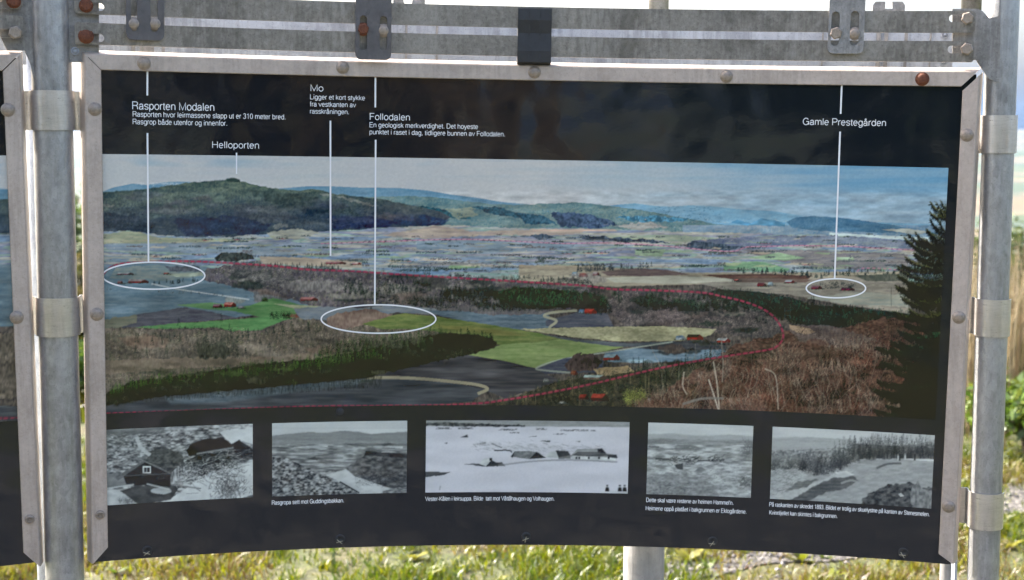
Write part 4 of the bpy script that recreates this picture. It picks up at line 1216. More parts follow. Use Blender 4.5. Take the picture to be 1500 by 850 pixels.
    c.trees([(480, 416), (580, 412), (740, 426), (800, 440), (640, 446), (520, 440)], 520, 8, 2.4, [(34, 42, 38), (48, 56, 48), (62, 70, 58)], 'con', 40, patch=34)
    c.trees([(560, 438), (700, 440), (800, 452), (760, 458), (600, 452)], 360, 8, 2.6, [(30, 38, 34), (44, 52, 44)], 'con', 40, patch=30)
    c.trees([(620, 402), (860, 410), (870, 420), (640, 410)], 260, 5, 2.0, [(60, 66, 60), (84, 84, 80)], 'con', 26, patch=40)
    # farms in the left oval
    for x, y, w, h, wall, roof in ((188, 415, 30, 6, (140, 52, 52), (170, 150, 150)), (172, 416, 8, 5, (130, 50, 55), (150, 120, 120)), (172, 403, 24, 4, (120, 70, 80), (180, 180, 180)), (240, 402, 8, 3, (150, 70, 75), (150, 100, 100)), (440, 441, 26, 6, (140, 66, 66), (176, 120, 120)), (477, 387, 30, 4, (150, 72, 80), (180, 140, 145)), (515, 388, 14, 4, (170, 80, 80), (190, 180, 180))):
        c.house(x, y, w, h, wall, roof)
    c.conifers([(222, 417), (260, 415), (290, 412)], 16, 6, 1.6, (40, 48, 50), (64, 72, 70), 1, 40)
    c.path([(222, 416), (262, 424), (330, 434), (365, 439)], 1.4, (176, 180, 182), 0.9)
    # green fields
    c.fill([(150, 472), (205, 460), (270, 450), (300, 455), (350, 466), (290, 470), (220, 478), (150, 482)], [[76, 74, 84], [98, 98, 106]], rough=1, tex='field')
    c.fill([(150, 470), (170, 464), (200, 462), (200, 472), (170, 482), (150, 482)], [[110, 110, 98], [128, 126, 110]], rough=2, tex='field')
    c.fill([(258, 447), (310, 443), (330, 446), (345, 456), (300, 453)], [[96, 134, 92], [112, 146, 104]], tex='field')
    c.fill([(330, 452), (365, 448), (400, 436), (440, 447), (475, 451), (440, 465), (416, 469), (380, 464), (350, 458)], [[86, 126, 80], [106, 140, 94]], rough=0.6, tex='field')
    c.fill([(195, 480), (260, 474), (320, 470), (390, 464), (420, 468), (380, 484), (340, 486), (318, 480), (240, 482)], [[80, 120, 76], [100, 138, 90]], rough=0.8, tex='field')
    c.fill([(400, 445), (470, 449), (475, 456), (430, 452)], (154, 156, 128), tex='field')
    for x, y, w, h, wall, roof in ((312, 451, 14, 6, (128, 50, 50), (160, 130, 140)), (328, 450, 18, 8, (150, 46, 44), (196, 130, 120)), (349, 452, 9, 4, (180, 180, 184), (150, 150, 160))):
        c.house(x, y, w, h, wall, roof)
    c.bushes(np.full(30, 388.0), np.full(30, 442.0), 4, 5, (52, 70, 44), 20)
    c.bushes(U(c, 40, 396, 425), U(c, 40, 462, 468), 2.5, 5, (40, 58, 40), 26)
    c.bushes(U(c, 30, 424, 446), U(c, 30, 462, 468), 2.5, 4, (110, 62, 58), 18)
    # mid band right of the left oval: fields by the Follodalen oval
    c.fill([(430, 452), (480, 449), (530, 452), (560, 446), (640, 452), (640, 462), (580, 458), (520, 470), (440, 468)], [[104, 112, 122], [128, 130, 132]], rough=1, tex='field')
    c.fill([(620, 455), (690, 455), (800, 458), (815, 475), (800, 486), (720, 480), (650, 464)], [[84, 98, 110], [112, 126, 136]], rough=0.8, tex='field')
    c.fill([(640, 452), (700, 448), (800, 455), (820, 460), (720, 462)], [[88, 84, 88], [112, 106, 106]], rough=2, tex='wood')
    c.conifers([(540, 450), (620, 444), (700, 452), (760, 452)], 60, 8, 2.4, (46, 52, 50), (78, 80, 74), 4, 40)
    # dark conifer woods in the middle
    c.fill([(715, 428), (760, 420), (830, 426), (870, 430), (900, 446), (890, 452), (800, 452), (740, 446)], (42, 56, 48), rough=2.5, tex='forest', amp=0.35)
    c.trees([(718, 436), (760, 426), (830, 430), (880, 436), (898, 450), (800, 454), (740, 450)], 900, 9, 2.6, [(36, 50, 40), (48, 66, 48), (62, 82, 56)], 'con', 40)
    c.fill([(900, 424), (1000, 428), (1060, 436), (1120, 455), (1150, 480), (1130, 496), (1020, 486), (920, 480), (890, 456)], [[66, 64, 66], [104, 94, 92]], rough=3, tex='wood')
    c.trees([(895, 432), (1000, 434), (1060, 442), (1120, 460), (1145, 482), (1120, 494), (1020, 486), (920, 480), (890, 458)], 1500, 7, 4, [(84, 76, 76), (108, 98, 96), (126, 116, 112), (66, 62, 62)], 'bare', 30)
    blotches(c, 900, 1120, 440, 486, 26, [(132, 122, 116), (50, 52, 50), (104, 90, 86), (40, 50, 42)], 22, 0.6)
    c.trees([(895, 432), (1000, 432), (1070, 446), (1040, 456), (960, 450), (900, 446)], 420, 9, 2.4, [(38, 50, 42), (54, 68, 52), (68, 84, 62)], 'con', 36, patch=36)
    c.trees([(950, 452), (1080, 452), (1130, 474), (1040, 478), (960, 470)], 360, 9, 2.6, [(40, 48, 44), (56, 66, 56)], 'con', 36, patch=36)
    c.trees([(940, 462), (1000, 460), (1010, 474), (950, 476)], 120, 9, 6, [(112, 100, 98), (98, 88, 86)], 'round', 60)
    c.fill([(800, 470), (850, 456), (890, 460), (900, 480), (830, 482), (800, 478)], [[74, 76, 88], [98, 98, 106]], rough=0.8, tex='field')
    c.path([(845, 455), (810, 458), (797, 463), (815, 470), (805, 480), (812, 485)], 3, (164, 160, 138), 0.9)
    c.conifers([(868, 458), (895, 460)], 14, 18, 3.4, (26, 40, 38), (48, 64, 54), 1, 90)
    for x, y, w, h, wall, roof in ((848, 459, 9, 6, (150, 176, 200), (110, 140, 175)), (856, 460, 18, 8, (170, 50, 44), (200, 80, 66))):
        c.house(x, y, w, h, wall, roof)
    c.trees([(640, 428), (720, 426), (740, 440), (660, 444)], 200, 9, 2.6, [(34, 44, 38), (48, 58, 48)], 'con', 40)
    c.trees([(690, 446), (790, 448), (800, 456), (700, 456)], 160, 7, 2.4, [(38, 46, 42), (54, 62, 54)], 'con', 40)
    c.trees([(930, 446), (1080, 450), (1100, 458), (960, 456)], 260, 9, 2.6, [(34, 46, 38), (52, 66, 50)], 'con', 40)
    # right plateau with farms and dark forest
    c.fill([(1020, 414), (1100, 412), (1330, 404), (1335, 460), (1230, 446), (1160, 432), (1060, 424)], [[128, 120, 112], [158, 150, 136]], rough=1, tex='field')
    c.fill([(1070, 408), (1140, 408), (1190, 410), (1180, 414), (1080, 414)], (100, 84, 78), tex='field')
    c.fill([(1180, 436), (1260, 428), (1330, 432), (1330, 450), (1240, 446)], [[138, 142, 134], [160, 156, 142]], rough=2, tex='field')
    c.fill([(1250, 404), (1330, 400), (1330, 412), (1270, 412)], [[82, 84, 76], [104, 104, 92]], rough=1, tex='wood')
    for x, y, w, h, wall, roof in ((1109, 420, 14, 6, (140, 50, 60), (120, 60, 70)), (1125, 419, 8, 6, (190, 200, 206), (160, 180, 190)), (1150, 415, 14, 5, (150, 64, 76), (190, 190, 196)), (1188, 424, 16, 6, (140, 50, 70), (150, 110, 120)), (1232, 426, 20, 5, (140, 60, 80), (120, 70, 90)), (1075, 412, 8, 3, (160, 60, 60), (190, 120, 110))):
        c.house(x, y, w, h, wall, roof)
    c.bushes(U(c, 30, 1200, 1255), U(c, 30, 416, 424), 3, 4, (52, 56, 56), 26)
    c.fill([(1026, 432), (1056, 424), (1110, 428), (1160, 436), (1185, 446), (1240, 450), (1300, 456), (1345, 462), (1345, 476), (1260, 480), (1180, 478), (1140, 462), (1090, 444)], (36, 50, 46), rough=2, tex='forest', amp=0.4)
    c.trees([(1028, 438), (1058, 430), (1110, 434), (1160, 444), (1190, 452), (1250, 458), (1345, 466), (1345, 478), (1250, 482), (1180, 480), (1135, 468), (1080, 450)], 1500, 10, 2.8, [(24, 36, 32), (34, 50, 42), (48, 64, 52), (60, 72, 56)], 'con', 38)
    c.conifers([(1185, 448), (1192, 449)], 4, 12, 2.6, (22, 32, 30), (44, 56, 48), 1, 80); c.conifers([(1212, 452), (1250, 456)], 9, 9, 2.4, (22, 32, 30), (44, 56, 48), 1, 80)
    c.lines([1149, 1157, 1149, 1149], [450, 450, 455, 462], [1149, 1157, 1157, 1157], [468, 468, 455, 462], [90, 98, 104], 0.8, 30)
    # woodland of bare trees, lower left
    c.fill([(-60, 492), (150, 480), (200, 482), (300, 484), (390, 486), (430, 466), (480, 470), (600, 478), (640, 480), (700, 500), (600, 530), (400, 545), (200, 570), (150, 580), (-60, 585)], [[78, 72, 66], [128, 116, 106]], rough=3, tex='wood')
    c.trees([(150, 490), (200, 490), (300, 492), (390, 492), (432, 476), (480, 480), (620, 486), (660, 500), (560, 525), (400, 545), (200, 566), (150, 574)], 2600, 10, 4.4, [(106, 98, 86), (130, 118, 104), (88, 80, 72), (146, 132, 116), (116, 98, 84), (90, 92, 66)], 'bare', 34)
    blotches(c, 160, 560, 494, 545, 36, [(140, 128, 116), (70, 66, 60), (128, 104, 90), (56, 60, 48), (112, 108, 92)], 30, 0.55)
    c.trees([(280, 500), (345, 496), (350, 526), (290, 528)], 160, 14, 4, [(62, 62, 54), (78, 76, 66), (52, 54, 48)], 'bare', 60)
    n = 2600; x = U(c, n, 150, 640); y = U(c, n, 488, 552); c.lines(x, y, x + c.r.normal(0, 0.8, n), y - U(c, n, 3, 9), np.array([118, 108, 100]) * U(c, n, 0.6, 1.25)[:, None], 0.55, 10)
    c.fill([(150, 528), (260, 524), (380, 524), (460, 518), (460, 528), (330, 536), (200, 546), (150, 548)], [[128, 110, 96], [146, 128, 112]], rough=3, tex='wood', alpha=0.55)
    c.conifers([(160, 510), (250, 505), (300, 500), (430, 490), (470, 486)], 46, 12, 3, (34, 42, 36), (60, 70, 54), 9, 60)
    c.fill([(286, 508), (330, 500), (338, 524), (292, 526)], (66, 66, 58), rough=4, tex='wood', amp=0.3, alpha=0.8)
    for pts_, n_, c_ in (([(195, 480), (240, 483), (318, 481), (340, 487), (380, 485)], 26, (58, 62, 50)), ([(620, 455), (700, 456), (800, 459)], 34, (84, 82, 78)), ([(150, 425), (300, 432), (420, 440)], 20, (92, 98, 100))):
        P_ = np.array(pts_, float); L_ = np.r_[0, np.cumsum(np.hypot(*np.diff(P_, axis=0).T))]; q_ = U(c, n_, 0, L_[-1])
        c.bushes(np.interp(q_, L_, P_[:, 0]), np.interp(q_, L_, P_[:, 1]), 1.8, 3.0, c_, 18)
    # Follodalen oval hill and olive fields
    c.fill([(478, 466), (500, 458), (545, 452), (575, 462), (540, 476), (500, 482), (480, 478)], [[112, 92, 84], [142, 122, 110]], rough=2, tex='wood')
    c.fill([(530, 475), (575, 462), (593, 459), (640, 464), (720, 476), (790, 488), (825, 497), (780, 503), (735, 506), (650, 487), (600, 482), (560, 482)], [[92, 108, 62], [124, 130, 82]], rough=0.8, tex='field')
    c.fill([(625, 475), (700, 478), (780, 492), (735, 492), (660, 484)], (138, 124, 76), soft=2, alpha=0.5, tex='field')
    c.fill([(685, 520), (735, 505), (780, 502), (825, 497), (880, 500), (918, 508), (880, 516), (830, 524), (785, 540), (735, 528)], [[118, 136, 86], [144, 156, 106]], rough=0.6, tex='field')
    c.fill([(760, 482), (830, 480), (960, 478), (1050, 482), (1040, 492), (990, 500), (900, 500), (840, 494)], [[146, 142, 112], [178, 172, 140]], rough=1.2, tex='rub')
    c.fill([(790, 490), (850, 498), (920, 503), (990, 500), (980, 508), (900, 508), (840, 500)], (88, 92, 98), rough=0.6, tex='field', amp=0.1)
    c.fill([(930, 510), (1000, 500), (1060, 500), (1065, 512), (1000, 515), (950, 514)], [[62, 62, 68], [84, 84, 88]], rough=0.6, tex='field')
    c.fill([(885, 518), (930, 510), (985, 514), (1060, 512), (1070, 522), (1000, 530), (930, 532), (890, 530)], [[98, 118, 134], [124, 142, 156]], rough=0.6, tex='field')
    c.path([(780, 545), (795, 535), (830, 525), (890, 516), (940, 508), (985, 501)], 1.6, (160, 168, 158), 0.8)
    for x, y, w, h, wall, roof in ((990, 498, 14, 7, (190, 200, 206), (120, 140, 160)), (1006, 498, 24, 9, (168, 56, 48), (70, 50, 50)), (1050, 502, 20, 7, (170, 60, 54), (190, 190, 190)), (884, 528, 24, 10, (170, 70, 62), (150, 170, 180)), (918, 531, 38, 5, (160, 180, 190), (150, 176, 190))):
        c.house(x, y, w, h, wall, roof)
    # slate fields and tracks at the bottom
    c.fill([(-60, 620), (-60, 596), (150, 592), (230, 580), (330, 573), (440, 561), (545, 553), (640, 556), (715, 572), (690, 588), (600, 596), (400, 600), (150, 612)], [[60, 62, 68], [88, 90, 96]], rough=0.8, tex=(60, 5, 3))
    c.fill([(240, 582), (330, 573), (440, 561), (545, 555), (520, 565), (420, 576), (330, 590), (250, 592)], [[84, 98, 108], [116, 128, 138]], soft=2, alpha=0.7, tex='field')
    c.fill([(545, 552), (600, 536), (680, 520), (735, 528), (785, 540), (820, 558), (740, 584), (712, 572), (660, 558)], [[58, 56, 60], [88, 86, 90]], rough=0.6, tex=(60, 5, 3))
    c.fill([(785, 540), (830, 524), (885, 528), (880, 545), (800, 548)], [[66, 68, 82], [92, 94, 106]], rough=0.6, tex='field')
    c.path([(535, 553), (600, 554), (660, 559), (700, 564), (714, 570), (700, 577)], 4, (152, 144, 122), 0.9)
    c.path([(545, 552), (556, 541), (600, 535), (650, 525), (690, 518)], 2.4, (150, 132, 112), 0.85)
    c.path([(835, 546), (800, 543), (785, 540), (800, 533)], 2, (150, 156, 144), 0.8)
    # dark green plantation band
    c.fill([(150, 580), (190, 560), (260, 550), (330, 540), (390, 532), (460, 526), (540, 512), (600, 496), (650, 488), (700, 490), (728, 500), (722, 511), (680, 521), (600, 538), (545, 553), (450, 562), (330, 573), (230, 581), (150, 596)], [[38, 40, 34], [62, 62, 48]], rough=2.5, tex='wood')
    c.trees([(160, 580), (190, 566), (260, 556), (330, 548), (390, 540), (460, 534), (545, 520), (560, 530), (450, 546), (330, 558), (230, 568), (160, 586)], 700, 14, 2.6, [(52, 66, 38), (66, 86, 44), (84, 106, 54), (44, 52, 34)], 'con', 46)
    c.fill([(165, 596), (185, 582), (260, 570), (330, 562), (450, 550), (545, 538), (548, 553), (450, 562), (330, 573), (230, 581)], [[36, 36, 30], [58, 54, 42]], rough=2, soft=1.5, tex='wood', alpha=0.75)
    c.trees([(462, 524), (500, 506), (560, 498), (620, 490), (660, 492), (650, 506), (560, 524), (480, 540)], 420, 14, 3.2, [(42, 54, 38), (56, 70, 44), (74, 90, 54), (86, 88, 70)], 'con', 46)
    c.trees([(556, 504), (600, 496), (624, 502), (600, 512), (570, 514)], 70, 9, 4, [(110, 104, 92), (90, 86, 76)], 'bare', 40, alpha=0.6)
    c.conifers([(640, 505), (680, 500), (722, 504)], 46, 15, 2.8, (26, 36, 28), (58, 74, 48), 3, 70)
    n = 1800; x = U(c, n, 160, 560); y = 556 + (540 - x) * 0.06 + U(c, n, -4, 14); c.lines(x, y, x, y - U(c, n, 3, 8), np.array([48, 46, 38]) * U(c, n, 0.6, 1.35)[:, None], 0.6, 10)
    blotches(c, 200, 560, 532, 562, 14, [(92, 88, 72), (44, 50, 36), (70, 78, 50)], 16, 0.45)
    c.conifers([(170, 588), (260, 576), (340, 570), (460, 560), (545, 551)], 46, 12, 2.6, (30, 36, 26), (66, 84, 48), 3, 60)
    # lower middle: village in trees
    c.fill([(715, 592), (760, 580), (810, 560), (870, 550), (960, 540), (1060, 525), (1090, 540), (1060, 604), (900, 602), (720, 598)], [[44, 46, 42], [84, 76, 62]], rough=3, tex='forest')
    c.fill([(825, 536), (845, 518), (870, 518), (882, 530), (870, 544), (835, 544)], (76, 64, 62), rough=2.5, tex='wood', amp=0.25)
    c.fill([(870, 540), (920, 536), (930, 545), (880, 552)], [[140, 120, 92], [160, 140, 110]], rough=2, tex='rub')
    c.trees([(725, 596), (760, 584), (810, 566), (870, 554), (960, 546), (1060, 530), (1080, 545), (1050, 600), (900, 600)], 700, 13, 4.5, [(50, 52, 46), (72, 68, 56), (92, 82, 64), (40, 46, 40), (110, 98, 70)], 'bare', 46)
    c.trees([(760, 590), (870, 562), (960, 550), (1060, 532), (1060, 556), (900, 584)], 150, 17, 3, [(36, 44, 36), (54, 64, 44)], 'con', 70, patch=40)
    c.conifers([(920, 545), (960, 545), (1040, 530), (1080, 525)], 40, 17, 3, (26, 36, 32), (52, 64, 50), 3, 80)
    for x, y, w, h, wall, roof in ((848, 586, 14, 9, (110, 60, 50), (150, 64, 56)), (866, 588, 26, 12, (90, 50, 44), (165, 72, 62)), (855, 556, 36, 7, (130, 110, 96), (170, 186, 180)), (796, 560, 8, 6, (190, 192, 190), (120, 120, 120)), (948, 590, 10, 7, (186, 182, 176), (160, 160, 170)), (820, 591, 8, 3, (210, 210, 206), (180, 180, 176)), (836, 550, 10, 8, (140, 80, 62), (150, 90, 70))):
        c.house(x, y, w, h, wall, roof)
    c.bushes(U(c, 60, 915, 945), U(c, 60, 578, 598), 5, 9, (128, 132, 72), 40)
    c.lines([838, 923, 945, 950, 770, 784, 848], [540, 548, 548, 550, 578, 580, 560], [838, 923, 945, 950, 770, 784, 848], [576, 562, 584, 580, 594, 594, 592], [150, 136, 112], 0.7, 60)
    # brushwood lower right
    c.fill([(890, 606), (960, 592), (990, 560), (1040, 530), (1080, 505), (1130, 492), (1170, 478), (1240, 480), (1290, 466), (1350, 470), (1360, 520), (1340, 620), (900, 620)], [[66, 50, 44], [116, 88, 76]], rough=4, tex='rub')
    c.fill([(1150, 478), (1200, 476), (1250, 486), (1290, 500), (1230, 510), (1170, 500)], [[92, 82, 80], [124, 112, 108]], rough=4, tex='wood', alpha=0.8)
    c.fill([(1155, 476), (1180, 480), (1196, 486), (1180, 490), (1160, 484)], (150, 128, 108), rough=1.5)
    pal = np.array([[164, 106, 86], [190, 160, 138], [62, 42, 36], [124, 74, 56], [152, 80, 62], [104, 86, 56], [200, 176, 154], [44, 36, 30]])
    c.trees([(900, 606), (960, 596), (1000, 566), (1080, 512), (1130, 500), (1170, 486), (1240, 490), (1300, 476), (1350, 480), (1340, 612)], 900, 15, 9, [(48, 40, 36), (72, 60, 54), (92, 76, 68), (106, 84, 74), (64, 60, 48)], 'bare', 60)
    blotches(c, 960, 1320, 500, 606, 60, [(34, 28, 24), (104, 86, 76), (46, 46, 36), (92, 68, 58), (30, 28, 24)], 22, 0.6)
    pal = (pal.mean(1, keepdims=True) * 0.22 + pal * 0.6) * np.array([0.98, 0.98, 0.97])
    ns_ = 190; bx_ = U(c, ns_, 930, 1345); by_ = U(c, ns_, 0, 1)
    top_ = np.interp(bx_, [930, 1000, 1080, 1130, 1180, 1240, 1300, 1345], [608, 590, 545, 530, 512, 510, 500, 500])
    by_ = top_ + (640 - top_) * by_ ** 0.9; od_ = np.argsort(by_)
    for q in od_:
        x, y = bx_[q], by_[q]; nb = 46; sz = c.r.uniform(22, 44)
        c.bushes(np.full(26, x), np.full(26, y - 3), sz * 0.34, sz * 0.35, (44, 36, 32), 12, 0.3)
        an = c.r.normal(-1.57, 0.42, nb); L = sz * U(c, nb, 0.45, 1.0); x0 = x + c.r.normal(0, sz * 0.22, nb); x1, y1 = x0 + np.cos(an) * L, y + np.sin(an) * L
        xm, ym = (x0 + x1) / 2, (y + y1) / 2
        hue = pal[c.r.integers(0, 8)] * 0.6 + pal[c.r.integers(0, 8, nb)] * 0.4
        c.lines(x0, np.full(nb, y), xm, ym, hue * 0.62, 0.75, 26, bend=1.0)
        c.lines(xm, ym, x1, y1, hue * U(c, nb, 0.85, 1.25)[:, None], 0.75, 26, bend=1.2)
        k2 = 60; w = c.r.integers(0, nb, k2); t = U(c, k2, 0.0, 1.0); sx, sy = xm[w] + (x1[w] - xm[w]) * t, ym[w] + (y1[w] - ym[w]) * t; a2 = an[w] + c.r.choice([-0.7, 0.7], k2) + c.r.normal(0, 0.2, k2); l2 = U(c, k2, 2.5, 7)
        c.lines(sx, sy, sx + np.cos(a2) * l2, sy + np.sin(a2) * l2, hue[w] * U(c, k2, 0.8, 1.3)[:, None], 0.6, 12)
    n = 700; x = U(c, n, 1230, 1320); y = U(c, n, 474, 520); a = c.r.normal(-1.2, 0.7, n); c.lines(x[:160], y[:160], (x + 9 * np.cos(a))[:160], (y + 9 * np.sin(a))[:160], pal[c.r.integers(0, 5, 160)], 0.5, 20, bend=1)
    n = 130; x = U(c, n, 960, 1290); y = U(c, n, 540, 610); a = c.r.normal(-1.57, 0.45, n); L = U(c, n, 18, 52); ok = y - L > 480
    c.lines(x[ok], y[ok], (x + np.cos(a) * L)[ok], (y + np.sin(a) * L)[ok], np.array([158, 146, 134]) * U(c, ok.sum(), 0.7, 1.1)[:, None], 0.65, 90, bend=3)
    c.path([(1045, 530), (1050, 560), (1054, 604)], 1.6, (176, 164, 150), 0.8); c.path([(1038, 556), (1046, 580), (1052, 600)], 1.4, (190, 180, 168), 0.8); c.path([(1057, 500), (1059, 530), (1058, 560)], 1.2, (150, 140, 130), 0.7)
    c.path([(1002, 545), (1000, 565), (1006, 578)], 1.2, (180, 170, 160), 0.7); c.path([(1120, 540), (1136, 552), (1140, 600)], 1.2, (170, 160, 148), 0.7); c.path([(1000, 592), (1030, 584), (1060, 584)], 3, (120, 116, 112), 0.7)
    n = 60; x = U(c, n, 1040, 1075); y = U(c, n, 470, 530); c.lines(x, y, x + c.r.normal(0, 12, n), y - U(c, n, 4, 14), np.array([150, 130, 124]) * U(c, n, 0.6, 1.2)[:, None], 0.6, 26, bend=2)
    # red dashed outline of the slide
    LOW = [(-60, 615), (0, 613), (155, 606), (300, 601), (450, 595.5), (620, 594), (700, 591), (740, 586), (800, 576), (870, 562), (950, 543), (1020, 529), (1070, 521), (1110, 515), (1134, 510), (1146, 498), (1146, 484), (1136, 467), (1118, 453), (1090, 442), (1060, 435), (1030, 429), (960, 425.5), (900, 424), (860, 419), (800, 415), (700, 409), (600, 403), (520, 397.5), (450, 395), (400, 389.5), (340, 386), (280, 383), (215, 384), (175, 387), (158, 395), (150, 404)]
    c.path(LOW, 3.0, (104, 42, 58), 0.4)
    c.path(LOW, 2.0, (166, 66, 88), 0.7, dash=(6.0, 3.4))
    UP = [(470, 357), (560, 354), (660, 351), (720, 352), (780, 355), (830, 357), (880, 356), (940, 358), (1000, 363), (1040, 367), (1075, 368), (1095, 362), (1130, 361), (1180, 360), (1240, 361), (1290, 364), (1400, 370)]
    c.path(UP, 1.3, (140, 84, 116), 0.6); c.path(UP, 1.2, (188, 150, 170), 0.7, dash=(5, 3))
    c.path([(1255, 398), (1265, 393), (1300, 394), (1340, 398)], 1.5, (190, 130, 150), 0.7, dash=(5, 3))
    # spruce at the right edge: drooping boughs, upper ones over lower ones
    c.fill([(1400, 420), (1386, 430), (1378, 450), (1370, 470), (1362, 490), (1352, 512), (1340, 530), (1328, 548), (1320, 570), (1316, 590), (1318, 620), (1400, 620)], [[15, 20, 17], [30, 38, 30]], rough=7, soft=1, tex='forest', rs=7)
    for k_ in range(58, -1, -1):
        y0 = 304 + k_ * 5.3 + c.r.normal(0, 4.0)
        if 318 < y0 < 346: continue
        ln = np.interp(y0, [300, 320, 350, 372, 400, 450, 500, 540, 620], [22, 28, 30, 58, 64, 74, 92, 104, 100]) * c.r.uniform(0.5, 1.15)
        rise = np.interp(y0, [300, 380, 420, 620], [15, 18, 4, -6]) + c.r.normal(0, 6); m_ = int(ln * 4.5)
        m_ = int(m_ * 1.4); t = U(c, m_, 0, 1) ** 0.8; ax_ = 1392 - t * ln; ay_ = y0 - rise * t + 9 * np.sin(t * 3.1) * (0.5 if y0 < 400 else 1.0) - 7 * np.clip(t - 0.8, 0, 1) * 5 * 0.3
        hang = (1 - t) * 8 + 4.5; side = c.r.choice([-1, 1], m_)
        ex_, ey_ = ax_ - U(c, m_, 1.0, 5.0), ay_ + side * U(c, m_, 0.2, 1.0) * hang * 0.8 - 1.0
        litc = np.array([84, 84, 54]) if y0 < 460 else np.array([52, 70, 52])
        f_ = np.clip(0.5 - side * 0.28 + 0.2 * c.r.normal(0, 1, m_), 0.12, 1.0) * c.r.uniform(0.55, 1.15)
        c.lines(ax_, ay_, ex_, ey_, litc * f_[:, None], 0.88, 14)
        c.lines(ax_[: m_ // 3], ay_[: m_ // 3] + 2, ex_[: m_ // 3] + 3, ey_[: m_ // 3] + 5, np.array([14, 19, 15]), 0.7, 10)
    # broad patches of light and shade over the land, then print grain
    land = np.clip((Y - 380) / 30, 0, 1) * 0.30
    c.c *= 1 + (land * (c.noise(60, 16, 3) - 0.5) * 2)[..., None] * 0.9
    far = np.clip((Y - 275) / 10, 0, 1) * np.clip((400 - Y) / 20, 0, 1)
    c.c *= 1 + (far * (c.noise(26, 7, 3) - 0.5) * 0.36)[..., None]
    crisp(c, 0.22, 8)
    lm_ = np.clip((Y - 384) / 14, 0, 1)[..., None]; c.c *= 1 - lm_ * np.array([0.10, 0.06, 0.04])
    g_ = c.c.mean(2, keepdims=True); c.c = g_ + (c.c - g_) * 0.98
    c.c *= 1 + 0.05 * (c.noise(1.0, 1.0, 1)[..., None] - 0.5)
    return c

def grey(g): return (g * 0.935, g * 1.0, g * 1.03)
def grey2(a, b): return [list(grey(a)), list(grey(b))]

